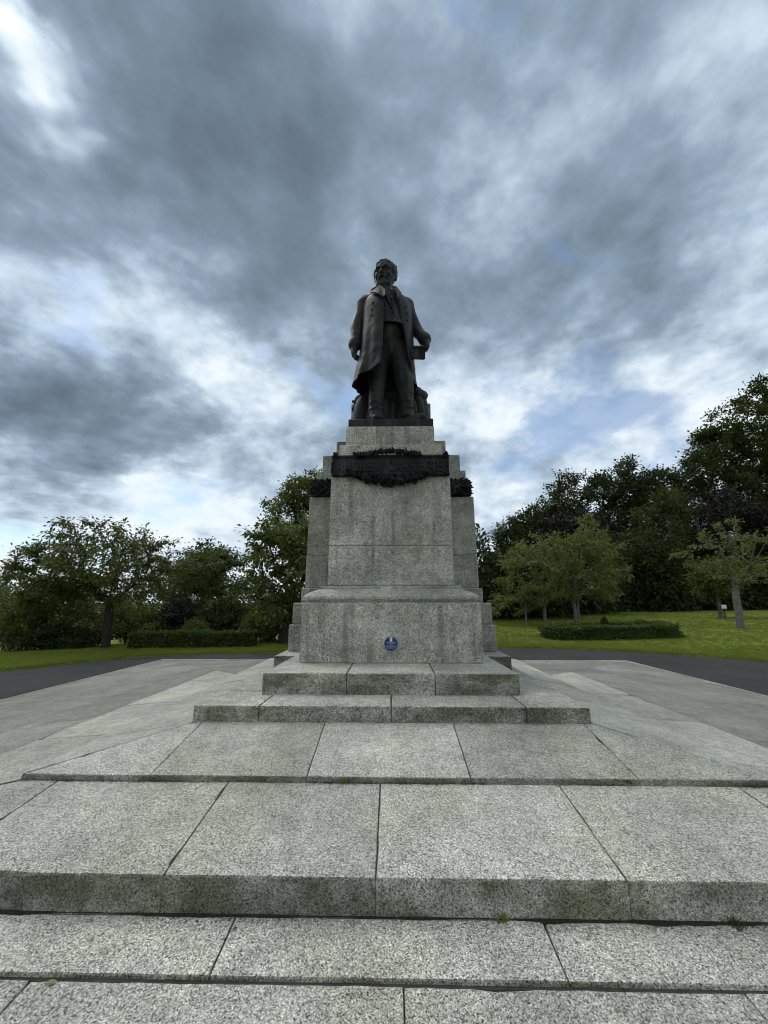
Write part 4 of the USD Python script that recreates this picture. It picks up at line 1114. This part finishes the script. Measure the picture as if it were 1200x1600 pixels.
# --- the high trees behind the right lawn
big = [('tall_tree', 'rounded dark tree at the left end of the tree line on the right', 822, 968, 40, L_BIG, [(822, 835, 40, 34, 3.2), (800, 840, 26, 26, 2.4), (845, 812, 30, 26, 2.6), (810, 880, 50, 40, 3.)], 330, 9000, .34, 61),
       ('tall_tree', 'wide dark tree with feathery sprays along its top right', 915, 966, 40, L_BIG, [(920, 790, 66, 50, 4.), (880, 775, 34, 34, 3.), (965, 760, 44, 30, 3.), (985, 725, 14, 12, 1.5), (930, 850, 66, 50, 4.), (870, 830, 40, 40, 3.), (975, 740, 24, 16, 2.)], 480, 12500, .34, 62),
       ('copper_beech', 'dark purple beech behind the young cherry trees', 900, 967, 36, L_PURP, [(905, 830, 46, 34, 3.), (880, 850, 40, 40, 3.), (940, 855, 46, 38, 3.)], 300, 8500, .30, 63),
       ('tall_tree', 'dark rounded tree in the middle of the right tree line', 1010, 962, 40, L_BIG, [(1020, 780, 56, 44, 4.), (990, 800, 46, 50, 4.), (1050, 755, 46, 32, 3.5), (1000, 880, 70, 60, 4.)], 430, 12000, .34, 64),
       ('tall_tree', 'highest green tree at the right edge of the picture', 1190, 957, 36, L_HIGH, [(1120, 775, 60, 46, 4.5), (1175, 690, 76, 62, 5.), (1225, 640, 60, 58, 4.5), (1150, 720, 60, 46, 4.), (1120, 695, 34, 30, 3.), (1190, 620, 26, 26, 2.5), (1200, 770, 80, 50, 5.), (1260, 740, 80, 90, 5.), (1080, 735, 30, 24, 2.5)], 680, 23000, .36, 65),
       ('copper_beech', 'large dark purple beech behind the half-bare cherry', 1095, 960, 33, L_PURP, [(1095, 815, 62, 50, 4.), (1130, 840, 60, 60, 4.), (1070, 850, 40, 44, 3.), (1190, 850, 70, 70, 4.)], 430, 12500, .30, 66),
       ('lime_tree', 'mid green tree with layered boughs left of the half-bare cherry', 1025, 965, 29, L_HIGH, [(1030, 820, 30, 46, 2.2), (1010, 870, 40, 46, 2.4), (1045, 790, 24, 26, 1.6), (1025, 920, 52, 28, 2.4)], 300, 6800, .27, 67),
       ('tall_tree', 'dark dense tree filling the right edge under the highest tree', 1200, 958, 31, L_DARK, [(1200, 890, 70, 60, 3.5), (1150, 905, 60, 44, 3.), (1250, 860, 60, 80, 3.5)], 330, 10000, .32, 68),
       ('tall_tree', 'low dark tree just right of the pedestal', 772, 975, 32, L_DARK, [(775, 915, 34, 36, 2.4), (800, 905, 30, 36, 2.4), (755, 925, 34, 36, 2.4)], 240, 6500, .28, 69)]
for nm, lab, px, py, Y, mt, bl, nt, nl, lf, s in big:
    x = at(px, py, Y=Y)[0]; z = float(lawn_z(x, Y)) - .2
    tree(nm, lab, 'tree', (x, Y, z), 3.0, .36, [blob_px(bx, by, Y, rx, ry, rd) for bx, by, rx, ry, rd in bl], nt, int(nl * 2.6), (lf * .76, .32), mt, M_BARK_D, s, droop=.25, spread=.44, rmin=.025, shellp=.7, group='high trees behind the right lawn')
c = at(735, 830, Y=24.)
tree('birch_tree', 'thin leafy twigs showing past the right side of the pedestal', 'tree', (c[0], 24., .2), 3., .12, [blob_px(728, 835, 24., 20, 22, .9), blob_px(722, 860, 24., 20, 30, 1.)], 60, 1100, (.17, .26), L_MID, M_BARK_D, 70, spread=.2)
# undergrowth of the wood and the far wood on the left, each reading as one dark mass
def wood(name, label, spots, lf, mat, seed):
    rg = np.random.default_rng(seed); Vs, Fs, n0 = [], [], 0
    for (x, y, z, rx, ry, rz, n) in spots:
        d = rg.normal(0, 1, (n, 3)); d /= np.linalg.norm(d, axis=1, keepdims=True)
        P = A3(x, y, z) + d * rg.uniform(.55, 1.05, (n, 1)) * (rx, ry, rz)
        A = d + rg.normal(0, .6, (n, 3)) + (0, 0, -.3); A = A / np.linalg.norm(A, axis=1, keepdims=True) * (lf * rg.uniform(.6, 1.3, (n, 1)))
        V, F = leaves(P, A, np.full(n, lf * .33), rg.normal(0, .6, (n, 3)) + [0, 0, 1])
        Vs.append(V); Fs.append(F + n0); n0 += len(V)
    return obj(name, (np.vstack(Vs), np.vstack(Fs)), mat, kind='stuff', label=label)


rg = np.random.default_rng(8); sp_ = []
for px in np.arange(735, 1330, 16):
    Y = np.interp(px, [735, 870, 1000, 1200, 1330], [22.5, 24.5, 27, 29, 29]) + rg.uniform(0, 4)
    x = at(px, 965, Y=Y)[0]; z = float(lawn_z(x, Y)); h = rg.uniform(1.6, 3.4)
    sp_.append((x, Y, z + h * .8, rg.uniform(1.4, 2.2), 1.5, h, 750))
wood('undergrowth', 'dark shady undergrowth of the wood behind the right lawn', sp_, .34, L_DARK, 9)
sp_ = []
for px in np.arange(-90, 780, 22):
    Y = rg.uniform(24, 34); x = at(px, 950, Y=Y)[0]; z = float(lawn_z(x, Y)); h = rg.uniform(1.5, 2.5)
    top = at(px, rg.uniform(905, 930), Y=Y)[2]
    sp_.append((x, Y, (z + top) / 2, 1.3, 1.2, (top - z) / 2 + .2, 700))
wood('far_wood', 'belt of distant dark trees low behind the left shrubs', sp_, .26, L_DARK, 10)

# ------------------------------------------------------------------ clipped hedges
def linear(P, n):
    P = np.asarray(P, float); t = np.r_[0, np.cumsum(np.linalg.norm(np.diff(P, axis=0), axis=1))]
    L = np.stack([np.interp(np.linspace(0, t[-1], n), t, P[:, k]) for k in range(3)], 1)
    for _ in range(6): L[1:-1] = (L[:-2] + 2 * L[1:-1] + L[2:]) / 4
    return L


def hedge_mesh(loop_pts, w, h, seed, n, closed=False):
    """A clipped hedge along a line: a body of leaves, dense at the faces."""
    rg = np.random.default_rng(seed); Lp = linear(loop_pts, 400)
    i = rg.integers(0, 399, n); T = Lp[i + 1] - Lp[i]; T[:, 2] = 0; T /= np.linalg.norm(T, axis=1, keepdims=True); S = np.c_[T[:, 1], -T[:, 0], 0 * T[:, 0]]
    f = rg.uniform(0, 1, n); side = rg.integers(0, 4, n)
    a = np.where(side == 0, -1, np.where(side == 1, 1, rg.uniform(-1, 1, n))); b = np.where(side >= 2, 1.0, f)
    nn = meshkit.fbm(np.c_[Lp[i, :2] * 2.2, b * 1.5 + side], 3)
    q = (nn - .5) * .36 - np.abs(rg.normal(0, .035, n))
    P = Lp[i] + S * (a * w / 2 + np.sign(a) * q * (side < 2))[:, None] + np.c_[0 * b, 0 * b, b * h + q * .6 * (side >= 2)]
    D = np.where((side < 2)[:, None], S * a[:, None], [[0, 0, 1.]]) + rg.normal(0, .6, (n, 3)); D /= np.linalg.norm(D, axis=1, keepdims=True)
    L = rg.uniform(.03, .06, n) * np.where(rg.uniform(0, 1, n) > .97, 2.2, 1)
    V, F = leaves(P, D * L[:, None], L * .36, rg.normal(0, 1, (n, 3)))
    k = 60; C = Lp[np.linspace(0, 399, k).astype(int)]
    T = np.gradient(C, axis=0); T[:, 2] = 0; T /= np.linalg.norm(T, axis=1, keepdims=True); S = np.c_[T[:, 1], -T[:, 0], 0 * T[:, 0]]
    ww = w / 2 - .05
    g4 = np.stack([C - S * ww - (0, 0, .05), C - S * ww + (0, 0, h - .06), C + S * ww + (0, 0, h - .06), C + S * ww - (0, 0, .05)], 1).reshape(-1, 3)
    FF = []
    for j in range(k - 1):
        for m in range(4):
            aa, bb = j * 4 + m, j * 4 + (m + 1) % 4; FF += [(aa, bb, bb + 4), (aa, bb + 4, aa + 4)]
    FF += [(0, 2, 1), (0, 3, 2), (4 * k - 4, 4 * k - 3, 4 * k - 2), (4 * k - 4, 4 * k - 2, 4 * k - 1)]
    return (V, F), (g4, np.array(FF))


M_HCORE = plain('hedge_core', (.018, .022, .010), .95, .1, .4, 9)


def hedge(name, label, pts, w, h, seed, n):
    t = thing(name, label, 'hedge', pts[0], 'clipped hedges on the lawns'); pts = np.array(pts) - pts[0]
    lv, co = hedge_mesh(pts, w, h, seed, n); obj('foliage', lv, L_BOX, t); obj('stems', co, M_HCORE, t)


pa, pb = on_lawn(192, 1015), on_lawn(398, 1012)
hedge('box_hedge', 'long straight clipped hedge on the left lawn', [pa + (.05, .3, 0), (pa * .67 + pb * .33) + (0, .32, 0), (pa * .33 + pb * .67) + (0, .34, 0), pb + (-.1, .35, 0)], .55, .50, 5, 26000)
qa, qb, qc, qd = on_lawn(846, 999), on_lawn(955, 1004), on_lawn(1066, 1002), on_lawn(1060, 985)
xa, xb = qa[0] + .50, qc[0] + .45; ya = (qb[1] + qa[1]) / 2 + .33
fr = [(xa + .5, ya + 1.25, 0), (xa, ya + .95, 0), (xa, ya + .12, 0), (xa + .4, ya, 0), ((xa + xb) / 2, ya - .06, 0), (xb - .3, ya, 0), (xb, ya + .15, 0), (xb, ya + .95, 0), (xb - .5, ya + 1.25, 0), ((xa + xb) / 2, ya + 1.3, 0), (xa + .55, ya + 1.25, 0)]
fr = [np.array([p[0], p[1], float(lawn_z(p[0], p[1]))]) for p in fr]
hedge('box_hedge', 'clipped oval hedge ring on the right lawn', fr, .55, .46, 6, 52000)
tp = at(945, 978, Y=ya + .65); tp[2] = float(lawn_z(tp[0], tp[1]))
top = thing('topiary', 'small clipped cone bush rising inside the oval hedge ring', 'topiary', tp)
rg = np.random.default_rng(12); nn = 5200; hh = rg.uniform(0, 1, nn) ** .8; a = rg.uniform(0, 2 * np.pi, nn); rr_ = .21 * np.clip(1 - hh, 0, 1) ** .62 + .015
Pp = np.c_[np.cos(a) * rr_, np.sin(a) * rr_, .10 + hh * .66]; Dd = np.c_[np.cos(a), np.sin(a), .5 + 0 * a] + rg.normal(0, .5, (nn, 3)); Dd /= np.linalg.norm(Dd, axis=1, keepdims=True)
obj('foliage', leaves(Pp, Dd * .055, np.full(nn, .02), rg.normal(0, 1, (nn, 3))), L_BOX, top)
obj('stem', tube([(0, 0, -.05), (0, 0, .55)], [.15, .03], 8), M_HCORE, top)

# ------------------------------------------------------------------ grass blades on the lawn, weeds and litter on the stones
def tuft(seed, n, h, r):
    rg = np.random.default_rng(seed); Vs, Fs = [], []
    for k in range(n):
        a = rg.uniform(0, 6.28); q = rg.uniform(0, r); p = A3(math.cos(a) * q, math.sin(a) * q, 0); d = A3(rg.normal(0, .45), rg.normal(0, .45), 1.0) * h * rg.uniform(.5, 1.2)
        s = A3(-math.sin(a * 3), math.cos(a * 3), 0) * h * .07
        o = len(Vs); Vs += [p - s, p + s, p + d * .6 + s * .6, p + d + d * (.2, .2, 0)]; Fs += [(o, o + 1, o + 2), (o, o + 2, o + 3)]
    return np.array(Vs), np.array(Fs)


L_GRASS = leafmat('grass_blade', (.118, .152, .018), (.172, .202, .028), (.240, .240, .055), 0.35, .7)
inst = UsdGeom.PointInstancer.Define(stage, '/World/grass')
tag(inst, 'short mown grass blades covering the lawn', kind='stuff')
for i in range(3): usdkit.mesh(stage, f'/World/grass/tuft_{i + 1:03d}', tuft(i, 16, .05, .09), L_GRASS)
inst.CreatePrototypesRel().SetTargets([Sdf.Path(f'/World/grass/tuft_{i + 1:03d}') for i in range(3)])
rg = np.random.default_rng(2); N = 52000
th = np.concatenate([rg.uniform(math.radians(8), math.radians(100), N * 2 // 3), rg.uniform(math.radians(100), math.radians(165), N // 3)])
rad_ = path_r(th) + 0.02 + rg.uniform(0, 1, len(th)) ** 1.7 * np.where(th < 1.75, 17, 5)
gx, gy = rad_ * np.cos(th), 3 + rad_ * np.sin(th); gz = lawn_z(gx, gy)
inst.CreatePositionsAttr([Gf.Vec3f(float(a), float(b), float(c)) for a, b, c in zip(gx, gy, gz)])
inst.CreateProtoIndicesAttr([int(i) for i in rg.integers(0, 3, len(gx))])
ro = rg.uniform(0, np.pi, len(gx)); inst.CreateOrientationsAttr([Gf.Quath(float(math.cos(a)), 0, 0, float(math.sin(a))) for a in ro])
inst.CreateScalesAttr([Gf.Vec3f(float(s), float(s), float(s * z)) for s, z in zip(rg.uniform(.8, 1.5, len(gx)), rg.uniform(.6, 1.1, len(gx)))])

# moss and dirt along the foot of the front riser
rg = np.random.default_rng(14); mv = []
n = 2600; x = rg.uniform(-2.2, 2.2, n); keep = meshkit.fbm(np.c_[x * 3, 0 * x, 0 * x], 3) + rg.normal(0, .06, n) > .50; x = x[keep]; n = len(x)
P = np.c_[x, YF - .004 - np.abs(rg.normal(0, .018, n)), -.012 + rg.uniform(0, .012, n)]
D = rg.normal(0, 1, (n, 3)); D[:, 2] = np.abs(D[:, 2]) * .5; D = D / np.linalg.norm(D, axis=1, keepdims=True) * rg.uniform(.006, .018, (n, 1))
obj('moss', leaves(P, D, np.full(n, .004), rg.normal(0, 1, (n, 3))), M_MOSS, kind='stuff', label='brown and green moss along the foot of the front step')


xs_ = np.arange(-2.6, 2.6, .02); wd_ = .0008 + .075 * np.clip(meshkit.fbm(np.c_[xs_ * 2.6, 0 * xs_, 0 * xs_ + 3], 4) - .36, 0, 1) ** 1.0
sv_ = np.vstack([np.c_[xs_, 0 * xs_ + YF + .005, 0 * xs_ + .006], np.c_[xs_, YF - wd_ * .5, .004 + wd_ * .18], np.c_[xs_, YF - wd_, row1(xs_, YF - wd_) + .0005]]); k_ = len(xs_); i_ = np.arange(k_ - 1)
obj('soil', (sv_, np.vstack([np.c_[i_ + r_ * k_, i_ + (r_ + 1) * k_ + 1, i_ + 1 + r_ * k_] for r_ in (0, 1)] + [np.c_[i_ + r_ * k_, i_ + (r_ + 1) * k_, i_ + (r_ + 1) * k_ + 1] for r_ in (0, 1)])), plain('soil', (.040, .033, .022), .95, .1, .5, 60, .8, 200), smooth=True, kind='stuff', label='dark soil gathered along the foot of the front step')


n = 1500; x = rg.uniform(-2.7, 2.7, n); x = x[meshkit.fbm(np.c_[x * 2.3, 0 * x, 0 * x + 8], 3) + rg.normal(0, .05, n) > .52]; n = len(x)
P = np.c_[x, 3.160 - np.abs(rg.normal(0, .010, n)), f1(x, 0 * x + 3.155) + rg.uniform(0, .010, n)]
D = rg.normal(0, 1, (n, 3)); D[:, 2] = np.abs(D[:, 2]) * .6; D = D / np.linalg.norm(D, axis=1, keepdims=True) * rg.uniform(.006, .016, (n, 1))
obj('moss', leaves(P, D, np.full(n, .004), rg.normal(0, 1, (n, 3))), M_MOSS, kind='stuff', label='thin green moss in the joint under the inner course of slabs')


def weed(px, py, h, r, n, label, mat, seed, **kw):
    p = at(px, py, **kw); t = thing('weed_tuft', label, 'weed', p, 'weeds in the joints of the paving')
    V, F = tuft(seed, n, h, r); obj('blades', (V, F), mat, t)


weed(536, 1222, .035, .03, 46, 'small grass tuft in the joint below the middle of the inner course', L_GRASS, 61, Y=3.158)
weed(984, 1224, .022, .028, 60, 'flat mossy tuft in the joint at the right of the inner course', M_MOSS, 62, Y=3.158)
weed(786, 1441, .045, .022, 26, 'little green weed at the foot of the front step, right of centre', L_GRASS, 63, Y=2.345)
weed(1150, 1447, .032, .04, 60, 'brown dry weed at the foot of the front step near the right edge', M_MOSS, 64, Y=2.345)
weed(235, 1434, .016, .07, 120, 'red-brown moss cushion at the foot of the front step, left of centre', M_MOSS, 65, Y=2.345)
M_LEAFG = plain('fallen_green', (.16, .21, .06), .6); M_LEAFB = plain('fallen_brown', (.16, .10, .055), .7); M_PALE = plain('fallen_pale', (.6, .6, .55), .7); M_DK = plain('fallen_dark', (.03, .03, .028), .8)


def litter(px, py, zf, L, ang, mat, label, kind_='fallen_leaf', catg='leaf', wid=.4):
    Y = 2.0
    for _ in range(30):
        p = at(px, py, z=float(zf(np.array([0.]), np.array([Y]))[0])); Y = p[1]
    n = 9; t = np.linspace(0, 1, n); half = np.sin(np.pi * t ** .8) * wid * .5
    ca, sa = math.cos(ang), math.sin(ang); V = []
    for k in range(n):
        for s in (-1, 1):
            a, b = (t[k] - .5) * L, s * half[k] * L
            V.append((a * ca - b * sa, a * sa + b * ca, .003 + .12 * L * abs(half[k]) * 1.2 + .05 * L * math.sin(t[k] * 3)))
    V = np.array(V); G_ = V.reshape(n, 2, 3)
    tt = thing(kind_, label, catg, (p[0], p[1], p[2] + .002), 'fallen leaves on the paving' if catg == 'leaf' else None); obj('blade', shell(G_, .0012), mat, tt)
    st = tube([G_[0].mean(0), G_[0].mean(0) - np.array([ca, sa, 0]) * L * .3], .0012, 4); obj('stalk', st, mat, tt)


litter(143, 1441, row1, .022, .3, M_LEAFG, 'tiny green leaf on the stone by the red-brown moss, nearest the step')
litter(161, 1460, row1, .020, 1.0, M_LEAFG, 'tiny green leaf on the stone below the red-brown moss, to the right')
litter(143, 1469, row1, .022, .1, M_LEAFG, 'tiny green leaf on the stone below the red-brown moss, lowest of three')
litter(80, 1537, row0, .045, .2, M_LEAFG, 'yellow-green leaf in the dark joint at the lower left')
litter(64, 1447, row1, .020, .9, M_PALE, 'white scrap on the stone at the far left below the step', 'paper_scrap', 'scrap')
litter(368, 1452, row1, .016, .5, M_DK, 'black speck of debris beside the left joint of the bottom course', 'debris', 'debris', .8)
litter(307, 1234, f1, .022, .2, M_DK, 'black speck of debris on the front course, left of centre', 'debris', 'debris', .5)
litter(779, 1440, row1, .026, 1.3, M_LEAFB, 'brown curled leaf by the little green weed at the front step')
litter(1122, 1544, row0, .030, 1.2, M_LEAFB, 'reddish leaf bit in the dark joint at the lower right')
